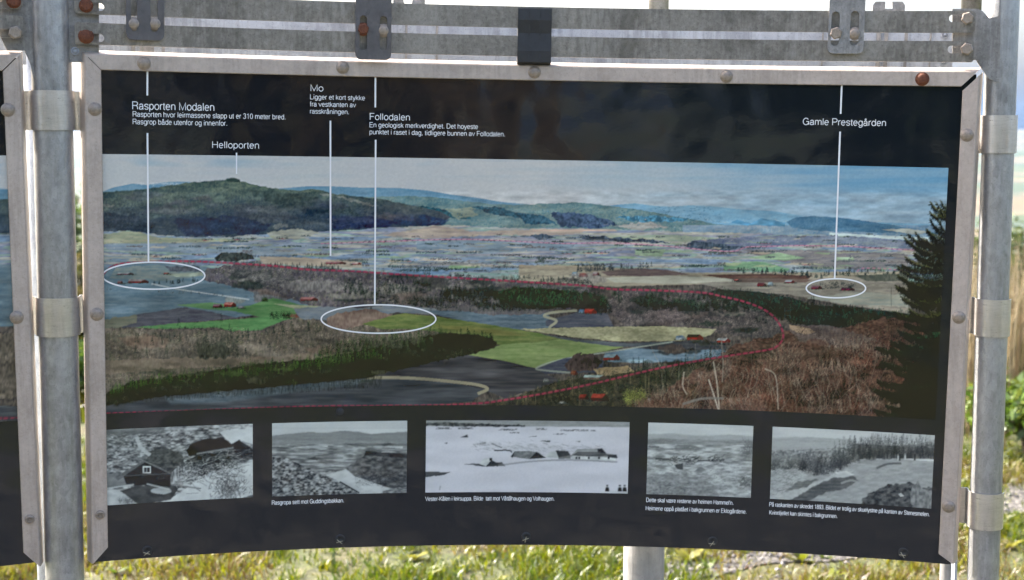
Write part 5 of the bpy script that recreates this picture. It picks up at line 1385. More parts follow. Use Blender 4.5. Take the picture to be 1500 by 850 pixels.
def paint_photo(k):
    if k == 0:
        c = Canvas(152, 616, 374, 746, 31)
        c.fill([(150, 610), (380, 610), (380, 750), (150, 750)], grey2(60, 190), tex=(7, 2.6, 3))
        c.fill([(150, 625), (260, 618), (230, 634), (150, 642)], grey2(92, 134), rough=2, tex='field')
        c.fill([(150, 640), (200, 638), (218, 660), (226, 672), (200, 678), (150, 660)], grey2(70, 180), rough=2, tex='rub')
        n = 900; x = U(c, n, 152, 330); y = U(c, n, 636, 684); c.lines(x, y, x + U(c, n, 2, 9), y + c.r.normal(0, 2, n), np.array(grey(1.0)) * c.r.choice([40, 70, 170, 200], n)[:, None], 0.6, 14)
        c.fill([(322, 634), (330, 629), (372, 622), (372, 652), (350, 644), (340, 650), (328, 640)], grey2(186, 202), rough=0.8)
        c.fill([(316, 622), (372, 618), (372, 626), (330, 630)], grey2(120, 200), rough=2, tex='rub')
        c.path([(200, 640), (206, 655), (216, 664), (224, 670)], 5, grey(186), 0.8)
        c.fill([(372, 676), (300, 696), (282, 708), (264, 722), (232, 738), (374, 730)], grey2(180, 200), rough=1.5)
        c.fill([(150, 718), (176, 718), (204, 738), (190, 742), (150, 744)], grey2(166, 188), rough=1)
        c.fill([(150, 690), (186, 700), (186, 712), (150, 716)], grey2(104, 130), rough=1)
        c.fill([(176, 719), (200, 712), (250, 711), (264, 712), (250, 732), (204, 740)], grey2(56, 78), rough=1)
        x = np.linspace(-1, 1, 25) * math.pi; c.fill([(236 + 15 * math.cos(t), 719 + 5 * math.sin(t)) for t in x], grey2(150, 174), rough=1)
        c.fill([(212, 675), (226, 660), (240, 654), (266, 666), (270, 677), (250, 693)], grey2(56, 96), rough=1, tex='rub')
        c.fill([(226, 661), (226, 655), (240, 654), (252, 661), (240, 667)], grey2(60, 90), rough=1, tex='rub')
        c.fill([(212, 674), (168, 699), (173, 704), (184, 697), (212, 679)], grey2(84, 112), tex='rub')
        c.fill([(212, 677), (181, 698), (185, 710), (250, 713), (250, 693)], grey2(38, 52), tex='rub')
        c.path([(183, 697), (248, 694)], 1, grey(90), 0.8); c.path([(212, 676), (250, 694)], 1.6, grey(120), 0.7)
        c.fill([(209, 683), (221, 683), (221, 693.5), (209, 693.5)], grey(200)); c.fill([(211, 685), (214.5, 685), (214.5, 692), (211, 692)], grey(45)); c.fill([(215.7, 685), (219.3, 685), (219.3, 692), (215.7, 692)], grey(45))
        c.fill([(250, 693), (268, 678), (270, 690), (252, 712)], grey2(80, 180), tex=(1.5, 8, 1))
        c.fill([(273, 660), (280, 650), (298, 643), (327, 641), (338, 650), (341, 657), (288, 667), (276, 668)], grey2(26, 48), rough=1, tex='rub')
        c.fill([(338, 651), (350, 645), (370, 657), (340, 661)], grey2(38, 62), rough=0.6)
        c.fill([(290, 668), (342, 658), (370, 658), (372, 672), (300, 694), (286, 690), (270, 676)], grey2(24, 96), rough=2, tex='rub')
        n = 420; x = U(c, n, 256, 350); y = 700 - (x - 256) * 0.25 + c.r.normal(0, 9, n); a = c.r.normal(0, 0.6, n); L = U(c, n, 4, 18)
        c.lines(x, y, x + np.cos(a) * L, y + np.sin(a) * L, np.array(grey(1.0)) * c.r.choice([30, 50, 170, 196, 205], n)[:, None], 0.85, 30)
        c.path([(288, 665), (342, 656)], 1.8, grey(140), 0.9); c.path([(155, 716), (196, 710)], 1.5, grey(180), 0.9); c.path([(215, 709), (248, 717)], 1.5, grey(180), 0.9); c.path([(252, 710), (294, 716)], 2, grey(120), 0.9)
        n = 520; x = 337 + c.r.normal(0, 12, n); y = 717 + c.r.normal(0, 10, n); c.lines(x, y, x + c.r.normal(0, 3, n), y - U(c, n, 1, 5), np.array(grey(1)) * U(c, n, 30, 90)[:, None], 0.85, 10)
        c.fill([(350, 732), (374, 724), (374, 732), (350, 736)], grey2(40, 90), rough=1.5)
        n = 60; x = U(c, n, 174, 196); c.lines(x, U(c, n, 734, 740), x + c.r.normal(0, 4, n), U(c, n, 726, 734), grey(60), 0.7, 10)
    elif k == 1:
        c = Canvas(394, 612, 601, 732, 32)
        c.fill([(390, 600), (610, 600), (610, 740), (390, 740)], grey2(178, 190), tex=(60, 9, 2))
        c.fill([(390, 640), (420, 636), (450, 633), (480, 634), (505, 631), (525, 633), (545, 636), (565, 634), (605, 632), (605, 740), (390, 740)], grey2(118, 132), rough=0.6, tex='field')
        c.fill([(390, 645), (500, 646), (605, 645), (605, 740), (390, 740)], grey2(122, 150), rough=1, tex='field', alpha=0.8)
        c.fill([(390, 652), (605, 650), (605, 740), (390, 740)], grey2(84, 168), rough=1, tex=(14, 2.2, 3))
        c.fill([(430, 655), (480, 653), (480, 655), (430, 656)], grey(180)); c.fill([(560, 655), (590, 654), (590, 657)], grey(176)); c.fill([(500, 650), (600, 649), (600, 653), (520, 654)], grey2(70, 110), rough=1)
        c.fill([(446, 673), (462, 668), (466, 674)], grey(74), rough=1)
        c.fill([(390, 668), (420, 672), (460, 690), (500, 710), (530, 724), (530, 740), (390, 740)], grey2(40, 170), rough=2, tex=(4, 2.5, 2))
        n = 900; x = U(c, n, 396, 525); y = U(c, n, 690, 728); c.lines(x, y, x + c.r.normal(3, 2, n), y + c.r.normal(0, 1.6, n), np.array(grey(1)) * c.r.choice([32, 46, 120, 180, 196], n)[:, None], 0.7, 10)
        c.fill([(476, 696), (508, 687), (520, 697), (550, 707), (574, 714), (556, 724), (526, 724), (500, 706)], grey2(168, 188), rough=0.8)
        c.fill([(505, 686), (520, 676), (533, 668), (536, 660), (560, 663), (605, 665), (605, 712), (575, 716), (545, 707), (520, 698)], grey2(52, 112), rough=1, tex=(8, 4, 3))
        c.fill([(533, 668), (536, 660), (560, 663), (605, 665), (605, 672), (560, 669)], grey2(44, 70), rough=1)
        n = 300; x = U(c, n, 520, 600); y = U(c, n, 690, 712); c.lines(x, y, x + c.r.normal(2, 2, n), y + c.r.normal(0, 1.4, n), np.array(grey(1)) * c.r.choice([40, 60, 150], n)[:, None], 0.6, 10)
        c.fill([(560, 720), (605, 712), (605, 730), (560, 730)], grey2(80, 160), rough=2, tex='rub')
        c.path([(498, 706), (526, 722)], 1.6, grey(40), 0.9)
    elif k == 2:
        c = Canvas(618, 610, 928, 729, 33)
        c.fill([(610, 600), (935, 600), (935, 735), (610, 735)], grey2(182, 194), tex=(60, 12, 2), )
        c.c *= np.array([1.02, 1.0, 1.035])
        c.fill([(610, 612), (935, 614), (935, 626), (610, 624)], grey2(128, 150), tex='field')
        c.fill([(610, 620), (660, 619), (720, 621), (770, 623), (770, 625.5), (610, 624)], grey2(40, 100), rough=1.2, tex='rub')
        n = 70
        for (x0, x1, y0, y1, m_) in ((638, 660, 626, 629, 60), (670, 690, 626, 629, 60), (730, 755, 628, 631, 50), (785, 800, 627, 630, 30), (820, 860, 629, 632, 70), (865, 870, 630, 632, 16), (745, 760, 633, 635, 20), (810, 828, 635, 637, 20)):
            x = U(c, m_, x0, x1); y = U(c, m_, y0, y1); c.lines(x, y, x + U(c, m_, 1, 4), y, grey(56), 0.7, 6)
        for poly, g_ in (([(674, 641), (684, 637), (686, 641)], 70), ([(651, 649), (656, 648), (655, 650)], 60), ([(790, 646), (806, 645), (806, 648)], 90), ([(700, 649), (711, 648), (712, 650)], 96), ([(843, 647), (850, 646), (850, 648)], 110), ([(772, 640), (786, 639), (786, 640.5)], 120),
                         ([(610, 693), (625, 691), (660, 692), (650, 696), (625, 699), (610, 699)], 72)):
            c.fill(poly, grey(g_), rough=0.6)
        n = 240; x = U(c, n, 690, 880); y = 652 + (x - 690) * 0.03 + c.r.normal(0, 3.4, n); c.lines(x, y, x + U(c, n, 3, 10), y + U(c, n, 0, 3), np.array(grey(1)) * U(c, n, 70, 150)[:, None], 0.6, 10)
        c.fill([(680, 680), (700, 679), (735, 677), (740, 683), (712, 684)], grey2(60, 90), rough=1)
        c.fill([(702, 680), (708, 672), (717, 671), (722, 675), (712, 683)], grey(170)); c.fill([(712, 683), (720, 674), (736, 682)], grey(52)); c.fill([(717, 671), (721, 671), (721, 675), (717, 675)], grey(50))
        c.fill([(748, 669), (754, 661), (778, 661), (790, 663), (797, 671), (776, 673)], grey2(96, 130), tex='rub'); c.fill([(748, 669), (754, 661), (751, 671)], grey(50)); c.fill([(776, 672), (786, 662), (800, 671)], grey(54))
        c.fill([(798, 670), (806, 662), (816, 660), (818, 671)], grey(186)); c.fill([(814, 660), (832, 661), (836, 667), (818, 670)], grey(60)); c.fill([(818, 670), (836, 667), (836, 672), (818, 672.5)], grey(110))
        c.fill([(836, 668), (846, 658), (880, 657), (888, 664), (900, 666), (904, 671), (902, 676), (838, 671)], grey2(120, 150)); c.fill([(838, 667), (846, 662), (884, 662), (892, 668), (860, 669)], grey2(72, 96)); c.fill([(875, 658), (882, 657), (888, 664), (876, 663)], grey(46)); c.fill([(889, 666), (903, 666), (905, 671), (892, 671)], grey(60))
        c.fill([(838, 668), (892, 670), (903, 672), (902, 676), (838, 672)], grey(188))
        for x in (843, 847, 861, 876, 890): c.fill([(x, 669.5), (x + 3, 669.7), (x + 3, 672.5), (x, 672.3)], grey(50))
        c.path([(730, 682), (780, 676), (840, 674), (904, 677)], 2, grey(116), 0.6); c.path([(724, 660), (745, 660), (750, 663)], 1.6, grey(60), 0.8); c.path([(720, 650), (735, 656)], 1.2, grey(90), 0.8)
        c.fill([(880, 720), (890, 718), (925, 720), (925, 730), (880, 730)], grey(170), rough=0.5, alpha=0.5)
        for x in (889.5, 908, 915):
            c.fill([(x - 3, 720), (x - 2.5, 714.5), (x + 2.5, 714.5), (x + 3, 720)], grey(28)); c.fill([(x - 1.6, 714), (x - 1.6, 710.5), (x + 1.6, 710.5), (x + 1.6, 714)], grey(44)); c.fill([(x - 1.8, 712), (x + 1.8, 712), (x + 1.6, 713.5), (x - 1.6, 713.5)], grey(150))
        c.path([(644, 718), (645, 712)], 0.8, grey(120), 0.8)
    elif k == 3:
        c = Canvas(942, 614, 1108, 734, 34)
        c.fill([(940, 600), (1110, 600), (1110, 740), (940, 740)], grey2(180, 190), tex=(40, 8, 2))
        c.fill([(940, 636), (980, 635), (1030, 639), (1070, 637), (1110, 640), (1110, 740), (940, 740)], grey2(150, 162), rough=0.8, tex='field')
        c.fill([(940, 644), (970, 642), (1040, 645), (1110, 645), (1110, 740), (940, 740)], grey2(112, 150), rough=1, tex='field')
        c.fill([(940, 651), (1110, 652), (1110, 740), (940, 740)], grey2(110, 190), rough=1, tex=(14, 2.4, 3))
        c.fill([(940, 676), (1110, 680), (1110, 740), (940, 740)], grey2(120, 196), rough=2, tex=(9, 3, 3), alpha=0.8)
        n = 900; x = U(c, n, 945, 1105); y = 655 + U(c, n, 0, 1) ** 0.7 * 75; c.lines(x, y, x + U(c, n, 1, 5), y + c.r.normal(0, 0.8, n), np.array(grey(1)) * c.r.choice([70, 96, 180, 200], n)[:, None], 0.6, 8)
        c.fill([(940, 700), (980, 692), (1010, 694), (1040, 706), (1060, 734), (940, 734)], grey2(90, 140), rough=3, tex='rub', alpha=0.6)
        n = 260; x = np.concatenate([U(c, 170, 980, 1022), U(c, 90, 1036, 1060)]); y = 673 + c.r.normal(0, 2.6, n); c.lines(x, y, x + U(c, n, 1, 5), y + c.r.normal(0, 1.2, n), np.array(grey(1)) * c.r.choice([30, 50, 70, 180], n)[:, None], 0.85, 10)
        c.path([(960, 672), (980, 673)], 2, grey(54), 0.8); c.path([(1022, 675), (1040, 675)], 2, grey(60), 0.8); c.fill([(988, 681), (1000, 679), (1000, 688), (992, 687)], grey(66), rough=1); c.fill([(1018, 690), (1026, 684), (1034, 688), (1028, 692)], grey(110), rough=1)
        c.path([(950, 654), (965, 655)], 1.4, grey(80), 0.8)
        n = 120; x = 1096 + c.r.normal(0, 5, n); y = 662 + c.r.normal(0, 7, n); c.lines(x, y, x + c.r.normal(0, 4, n), y - U(c, n, 2, 6), grey(90), 0.7, 12)
        n = 100; x = 1090 + c.r.normal(0, 6, n); y = 706 + c.r.normal(0, 4, n); c.lines(x, y, x + c.r.normal(0, 4, n), y - U(c, n, 0, 3), grey(60), 0.7, 12)
        n = 160; x = U(c, n, 950, 1010); y = U(c, n, 706, 728); c.lines(x, y, x + U(c, n, 1, 3), y, grey(64), 0.7, 6)
    else:
        c = Canvas(1122, 618, 1376, 752, 35)
        c.fill([(1100, 600), (1400, 600), (1400, 760), (1100, 760)], grey2(176, 188), tex=(60, 9, 2))
        c.fill([(1120, 642), (1180, 640), (1250, 644), (1260, 670), (1120, 670)], grey2(150, 162), rough=1, tex='field')
        c.fill([(1120, 660), (1250, 656), (1380, 650), (1380, 760), (1120, 760)], grey2(96, 170), rough=1, tex='rub')
        c.fill([(1120, 690), (1180, 686), (1250, 680), (1300, 672), (1380, 676), (1380, 760), (1120, 760)], grey2(138, 166), rough=1, tex=(16, 4, 3))
        c.fill([(1240, 700), (1260, 685), (1300, 671), (1380, 678), (1380, 740), (1200, 740)], grey2(140, 158), rough=1, tex=(10, 3, 2))
        n = 500; x = U(c, n, 1124, 1180); y = U(c, n, 684, 728); c.lines(x, y, x + U(c, n, 2, 6), y + c.r.normal(-1, 1.5, n), np.array(grey(1)) * c.r.choice([70, 110, 190, 200], n)[:, None], 0.6, 10)
        c.trees([(1122, 676), (1160, 678), (1205, 676), (1200, 688), (1160, 690), (1122, 688)], 120, 18, 4.2, [grey(84), grey(104), grey(122)], 'con', 90)
        c.trees([(1168, 688), (1200, 686), (1240, 676), (1252, 680), (1220, 694), (1190, 698)], 110, 20, 5, [grey(50), grey(70), grey(96), grey(112)], 'con', 110)
        c.conifers([(1215, 690), (1235, 682), (1256, 672)], 34, 34, 5, grey(52), grey(116), 3, 120)
        c.fill([(1250, 650), (1380, 656), (1380, 674), (1300, 672), (1250, 674)], grey2(62, 110), rough=2, tex=(2, 8, 1))
        c.trees([(1248, 664), (1300, 662), (1376, 664), (1376, 672), (1300, 671), (1250, 674)], 190, 24, 4.6, [grey(70), grey(88), grey(106), grey(58)], 'con', 110)
        n = 60; x = U(c, n, 1255, 1370); c.lines(x, np.full(n, 671.0), x, U(c, n, 660, 666), np.array(grey(1)) * U(c, n, 44, 70)[:, None], 0.5, 16)
        c.fill([(1120, 730), (1150, 722), (1200, 706), (1222, 694), (1250, 690), (1240, 702), (1200, 720), (1160, 740), (1120, 740)], grey2(158, 178), rough=1.5, tex='rub')
        c.fill([(1156, 734), (1190, 714), (1220, 700), (1250, 698), (1258, 704), (1240, 716), (1210, 722), (1180, 736)], grey2(70, 104), rough=2, tex='field')
        c.fill([(1150, 720), (1170, 706), (1200, 702), (1180, 714)], grey2(92, 124), rough=2, tex='field')
        c.fill([(1222, 692), (1240, 690), (1252, 696), (1232, 698)], grey(186), rough=1)
        c.path([(1232, 708), (1246, 704), (1256, 706)], 2.5, grey(150), 0.8); c.path([(1284, 686), (1300, 680), (1320, 679)], 2.5, grey(70), 0.7)
        c.fill([(1260, 738), (1274, 722), (1300, 710), (1330, 706), (1364, 716), (1376, 720), (1376, 752), (1260, 744)], grey2(46, 100), rough=4, tex=(6, 4, 3))
        c.fill([(1334, 716), (1344, 702), (1352, 716), (1376, 722), (1376, 750), (1336, 746)], grey2(96, 140), rough=3, tex=(3, 5, 2))
        c.fill([(1316, 724), (1320, 722), (1325, 727), (1319, 728)], grey(196))
        c.fill([(1322, 672), (1376, 673), (1376, 676), (1330, 674)], grey(196))
        for x, y, g_ in ((1315.5, 672, 180), (1318, 672, 60), (1326, 671, 190), (1340, 671.5, 50)):
            c.fill([(x - 1.3, y + 3), (x - 1, y - 4), (x + 1, y - 4), (x + 1.3, y + 3)], grey(g_)); c.fill([(x - 0.8, y - 4), (x - 0.8, y - 6.5), (x + 0.8, y - 6.5), (x + 0.8, y - 4)], grey(120 if g_ > 100 else 40))
        n = 700; x = U(c, n, 1240, 1370); y = U(c, n, 684, 738); c.lines(x, y, x + U(c, n, 1, 4), y - U(c, n, 0, 1.4), np.array(grey(1)) * U(c, n, 110, 172)[:, None], 0.4, 8)
    c.c = (c.c * 2 + np.roll(c.c, 1, 0) + np.roll(c.c, -1, 0) + np.roll(c.c, 1, 1) + np.roll(c.c, -1, 1)) / 6
    c.c = c.c + 9 * (c.noise(1.1, 1.1, 1)[..., None] - 0.5)
    return c

PRINT_GAIN = np.array([1.38, 1.22, 1.03])     # reflectance of print per display value in the photograph
def print_sheet(name, canvas, u0, u1, v0, v1, dr, parent, step=0.00114, to_px=None, uvmap=None):
    nu, nv = int((u1 - u0) / step) + 1, int((v1 - v0) / step) + 1
    uu, vv = np.meshgrid(np.linspace(u0, u1, nu), np.linspace(v0, v1, nv))
    ru, rv = (uu, vv) if uvmap is None else uvmap(uu, vv)
    P = ring(ru, dr, rv).reshape(-1, 3)
    X, Y = ring_px(uu, vv, dr) if to_px is None else to_px(uu, vv)
    img = canvas.small() / 255.0
    img = np.clip(img, 0, 1)
    img = np.where(img <= 0.04045, img / 12.92, ((img + 0.055) / 1.055) ** 2.4) * PRINT_GAIN - np.array([0.034, 0.027, 0.016])
    fx = np.clip(X - canvas.x0 - 0.5, 0, img.shape[1] - 1.001); fy = np.clip(Y - canvas.y0 - 0.5, 0, img.shape[0] - 1.001)
    ix, iy = fx.astype(int), fy.astype(int); ax, ay = (fx - ix)[..., None], (fy - iy)[..., None]
    C = (img[iy, ix] * (1 - ax) + img[iy, ix + 1] * ax) * (1 - ay) + (img[iy + 1, ix] * (1 - ax) + img[iy + 1, ix + 1] * ax) * ay
    C = np.clip(C, 0.004, 0.9).reshape(-1, 3)
    me = bpy.data.meshes.new(name)
    n = nu * nv
    me.vertices.add(n)
    me.vertices.foreach_set('co', P.reshape(-1).astype(np.float32))
    a = (np.arange(nv - 1)[:, None] * nu + np.arange(nu - 1)[None, :]).reshape(-1)
    Q = np.stack([a, a + 1, a + nu + 1, a + nu], 1).astype(np.int32)
    me.loops.add(len(Q) * 4); me.polygons.add(len(Q))
    me.loops.foreach_set('vertex_index', Q.reshape(-1))
    me.polygons.foreach_set('loop_start', np.arange(0, len(Q) * 4, 4, dtype=np.int32))
    me.update(calc_edges=True)
    at = me.color_attributes.new('Col', 'FLOAT_COLOR', 'POINT')
    C4 = np.ones((n, 4), np.float32); C4[:, :3] = C
    at.data.foreach_set('color', C4.reshape(-1))
    return obj(name, me, M['print'], parent, True)

# ------------------------------------------------------------------ the boards
def ident(u, v): return u, v
def board_panel(u0, u1, v0, v1, parent, uvmap=ident):
    """curved sheet: printed front, pale edges, 4 mm thick"""
    n = 60
    us = np.linspace(u0, u1, n + 1)
    V = []
    for dr in (0.0, 0.004):
        for v in (v0, v1):
            a, b = uvmap(us, np.full(n + 1, v)); V.append(ring(a, dr, b))
    V = np.concatenate(V); k = n + 1
    front = [[i, i + 1, k + i + 1, k + i] for i in range(n)]
    o = obj('panel', mesh(V[:2 * k], front), M['black'], parent, True)
    F = [[2 * k + i, 3 * k + i, 3 * k + i + 1, 2 * k + i + 1] for i in range(n)]
    F += [[i, 2 * k + i, 2 * k + i + 1, i + 1] for i in range(n)] + [[k + i, k + i + 1, 3 * k + i + 1, 3 * k + i] for i in range(n)]
    F += [[0, k, 3 * k, 2 * k], [n, 2 * k + n, 3 * k + n, k + n]]
    V2 = V.copy()
    obj('backing_sheet', fix_normals(mesh(V2, F)), M['edge'], o)
    return o

FW = 0.0238
SEC = [(-0.0075, 0.020), (-0.0025, -0.0005), (-0.0012, -0.0045), (0.0008, -0.0062), (FW - 0.0012, -0.0062), (FW, -0.0050), (FW, -0.0006), (0.0010, -0.0006), (0.0002, 0.0005), (-0.0050, 0.020)]
def frame_profile(kind, parent, ends, u_edge=None, v_edge=None, uvmap=ident, n=60):
    """edge profile; ends(a) -> (start, end) along the edge for a point a across it"""
    V, ns = [], len(SEC)
    for j in range(n + 1):
        t = j / n
        for a, dr in SEC:
            s, e = ends(a); q = s + (e - s) * t
            if kind == 'top': u, v = q, v_edge - a
            elif kind == 'left': u, v = u_edge + a, q
            else: u, v = u_edge - a, q
            u, v = uvmap(u, v)
            V.append(ring(u, dr, v).reshape(3))
    F = [[j * ns + k, j * ns + (k + 1) % ns, (j + 1) * ns + (k + 1) % ns, (j + 1) * ns + k] for j in range(n) for k in range(ns)]
    F += [list(range(ns)), [n * ns + k for k in range(ns)]]
    me = fix_normals(mesh(V, F))
    o = obj('frame_profile', me, M['alu'], parent)
    return o

def strip(pts_uv, width, dr):
    """flat ribbon of ink following (u,v) points on the board"""
    P = np.array(pts_uv, float)
    d = np.gradient(P, axis=0); d /= np.linalg.norm(d, axis=1, keepdims=True) + 1e-12
    nrm = np.stack([-d[:, 1], d[:, 0]], 1) * width / 2
    A, B = P + nrm, P - nrm
    V = np.concatenate([ring(A[:, 0], dr, A[:, 1]), ring(B[:, 0], dr, B[:, 1])])
    k = len(P)
    return mesh(V, [[i, k + i, k + i + 1, i + 1] for i in range(k - 1)])

INK_DR = -0.0012
def px_pts(pts, dr):
    a = np.array(pts, float); u, v = px_ring(a[:, 0], a[:, 1], dr)
    return np.stack([u, v], 1)

# plain grotesque letters drawn as strokes: (advance, [polyline, ...]) with cap height 0.72 and x-height 0.53
def ell(cx, cy, rx, ry, a0, a1, n=12):
    return [(cx + rx * math.cos(math.radians(a0 + (a1 - a0) * k / n)), cy + ry * math.sin(math.radians(a0 + (a1 - a0) * k / n))) for k in range(n + 1)]
XH, CH, DS = 0.49, 0.685, -0.19
bowl = lambda cx: ell(cx, XH / 2, 0.20, XH / 2, 0, 360, 20)
arch = lambda x0, x1: [(x0, 0.30)] + ell((x0 + x1) / 2, XH - 0.17, (x1 - x0) / 2, 0.17, 170, 0, 10) + [(x1, 0)]
e_stroke = lambda cx: [(cx - 0.2, 0.26), (cx + 0.2, 0.26)] + ell(cx, XH / 2, 0.20, XH / 2, 5, 318, 18)
a_parts = lambda o: [[(o + 0.09, 0.36)] + ell(o + 0.26, 0.355, 0.165, 0.135, 160, 0, 9) + [(o + 0.425, 0.08), (o + 0.45, 0.02), (o + 0.49, 0.01)], [(o + 0.425, 0.29), (o + 0.2, 0.25)] + ell(o + 0.2, 0.125, 0.135, 0.125, 90, 270, 9) + [(o + 0.3, 0.01), (o + 0.425, 0.12)]]
s_pts = lambda w, h, o: [(o + w, h * 0.74)] + ell(o + w / 2, h * 0.755, w / 2 * 0.95, h * 0.245, 10, 250, 10) + ell(o + w / 2, h * 0.25, w / 2, h * 0.25, 70, -165, 10)
GLY = {
 ' ': (0.278, []), '.': (0.278, [[(0.14, -0.01), (0.14, 0.09)]]), ',': (0.278, [[(0.14, 0.07), (0.14, 0.0), (0.10, -0.10)]]), '-': (0.333, [[(0.05, 0.25), (0.28, 0.25)]]), "'": (0.191, [[(0.1, CH), (0.09, 0.5)]]),
 'a': (0.545, a_parts(0)), 'b': (0.556, [[(0.09, CH), (0.09, 0)], bowl(0.28)]), 'd': (0.556, [[(0.47, CH), (0.47, 0)], bowl(0.275)]), 'e': (0.556, [e_stroke(0.275)]),
 'f': (0.278, [ell(0.2, CH - 0.09, 0.08, 0.09, 75, 180, 6) + [(0.12, 0)], [(0.02, XH - 0.02), (0.24, XH - 0.02)]]), 'g': (0.556, [bowl(0.27), [(0.47, XH), (0.47, -0.02)] + ell(0.275, -0.02, 0.195, 0.17, 0, -155, 10)]),
 'h': (0.556, [[(0.09, CH), (0.09, 0)], arch(0.09, 0.46)]), 'i': (0.222, [[(0.11, XH), (0.11, 0)], [(0.11, CH - 0.06), (0.11, CH + 0.02)]]), 'j': (0.222, [[(0.11, XH), (0.11, -0.12), (0.07, -0.18), (0.0, -0.185)], [(0.11, CH - 0.06), (0.11, CH + 0.02)]]),
 'k': (0.5, [[(0.09, CH), (0.09, 0)], [(0.42, XH), (0.1, 0.19)], [(0.2, 0.28), (0.45, 0)]]), 'l': (0.222, [[(0.11, CH), (0.11, 0)]]), 'm': (0.833, [[(0.09, XH), (0.09, 0)], arch(0.09, 0.415), arch(0.415, 0.74)]), 'n': (0.556, [[(0.09, XH), (0.09, 0)], arch(0.09, 0.46)]),
 'o': (0.556, [ell(0.278, XH / 2, 0.215, XH / 2, 0, 360, 20)]), 'p': (0.556, [[(0.09, XH), (0.09, DS)], bowl(0.28)]), 'r': (0.333, [[(0.09, XH), (0.09, 0)], [(0.09, 0.3)] + ell(0.27, 0.3, 0.18, 0.19, 170, 80, 8)]), 's': (0.5, [s_pts(0.36, XH, 0.07)]),
 't': (0.278, [[(0.13, 0.62), (0.13, 0.08), (0.17, 0.01), (0.25, 0.01)], [(0.02, XH - 0.02), (0.25, XH - 0.02)]]), 'u': (0.556, [[(0.09, XH), (0.09, 0.17)] + ell(0.275, 0.17, 0.185, 0.17, 180, 350, 10), [(0.465, XH), (0.465, 0)]]), 'v': (0.5, [[(0.03, XH), (0.25, 0.0), (0.47, XH)]]),
 'y': (0.5, [[(0.03, XH), (0.25, 0.0)], [(0.47, XH), (0.22, -0.13), (0.17, -0.185), (0.07, -0.185)]]), '\u00e5': (0.545, a_parts(0) + [ell(0.26, 0.65, 0.065, 0.065, 0, 360, 12)]), '\u00e6': (0.889, a_parts(-0.02) + [e_stroke(0.61)]),
 'B': (0.667, [[(0.09, 0), (0.09, CH)], [(0.09, CH), (0.36, CH)] + ell(0.38, CH - 0.165, 0.17, 0.165, 85, -90, 9) + [(0.09, CH - 0.33)], [(0.36, CH - 0.33)] + ell(0.4, 0.178, 0.19, 0.178, 85, -90, 9) + [(0.09, 0)]]), 'D': (0.722, [[(0.09, 0), (0.09, CH), (0.33, CH)] + ell(0.35, CH / 2, 0.29, CH / 2, 80, -80, 14) + [(0.33, 0), (0.09, 0)]]),
 'E': (0.667, [[(0.58, CH), (0.1, CH), (0.1, 0), (0.6, 0)], [(0.1, 0.36), (0.55, 0.36)]]), 'F': (0.611, [[(0.56, CH), (0.1, CH), (0.1, 0)], [(0.1, 0.35), (0.5, 0.35)]]), 'G': (0.778, [ell(0.38, CH / 2, 0.31, CH / 2 + 0.01, 38, 350, 20), [(0.69, 0), (0.69, 0.34), (0.41, 0.34)]]),
 'H': (0.722, [[(0.1, 0), (0.1, CH)], [(0.62, 0), (0.62, CH)], [(0.1, 0.36), (0.62, 0.36)]]), 'K': (0.667, [[(0.1, 0), (0.1, CH)], [(0.6, CH), (0.1, 0.23)], [(0.25, 0.38), (0.64, 0)]]), 'L': (0.556, [[(0.1, CH), (0.1, 0), (0.53, 0)]]), 'M': (0.833, [[(0.1, 0), (0.1, CH), (0.415, 0.03), (0.73, CH), (0.73, 0)]]),
 'P': (0.667, [[(0.1, 0), (0.1, CH), (0.38, CH)] + ell(0.4, CH - 0.18, 0.19, 0.18, 85, -85, 9) + [(0.38, CH - 0.36), (0.1, CH - 0.36)]]), 'R': (0.722, [[(0.1, 0), (0.1, CH), (0.4, CH)] + ell(0.42, CH - 0.17, 0.19, 0.17, 85, -85, 9) + [(0.4, CH - 0.34), (0.1, CH - 0.34)], [(0.42, CH - 0.34)] + [(0.55, 0.28), (0.59, 0.2), (0.6, 0.06), (0.63, 0)]]),
 'S': (0.667, [s_pts(0.51, CH, 0.08)]), 'V': (0.667, [[(0.03, CH), (0.333, 0.0), (0.635, CH)]]), '0': (0.556, [ell(0.278, CH / 2, 0.205, CH / 2, 0, 360, 20)]), '1': (0.556, [[(0.12, 0.53), (0.24, 0.57), (0.32, CH), (0.32, 0)]]),
 '3': (0.556, [ell(0.26, CH - 0.165, 0.175, 0.165, 160, -70, 12) + [(0.24, 0.37)] + ell(0.265, 0.185, 0.2, 0.185, 80, -165, 12)]), '8': (0.556, [ell(0.278, CH - 0.16, 0.17, 0.16, 0, 360, 16), ell(0.278, 0.18, 0.2, 0.18, 0, 360, 16)]), '9': (0.556, [ell(0.275, CH - 0.215, 0.195, 0.215, 0, 360, 16), [(0.47, CH - 0.2)] + ell(0.255, 0.24, 0.215, 0.24, 20, -150, 10)])}

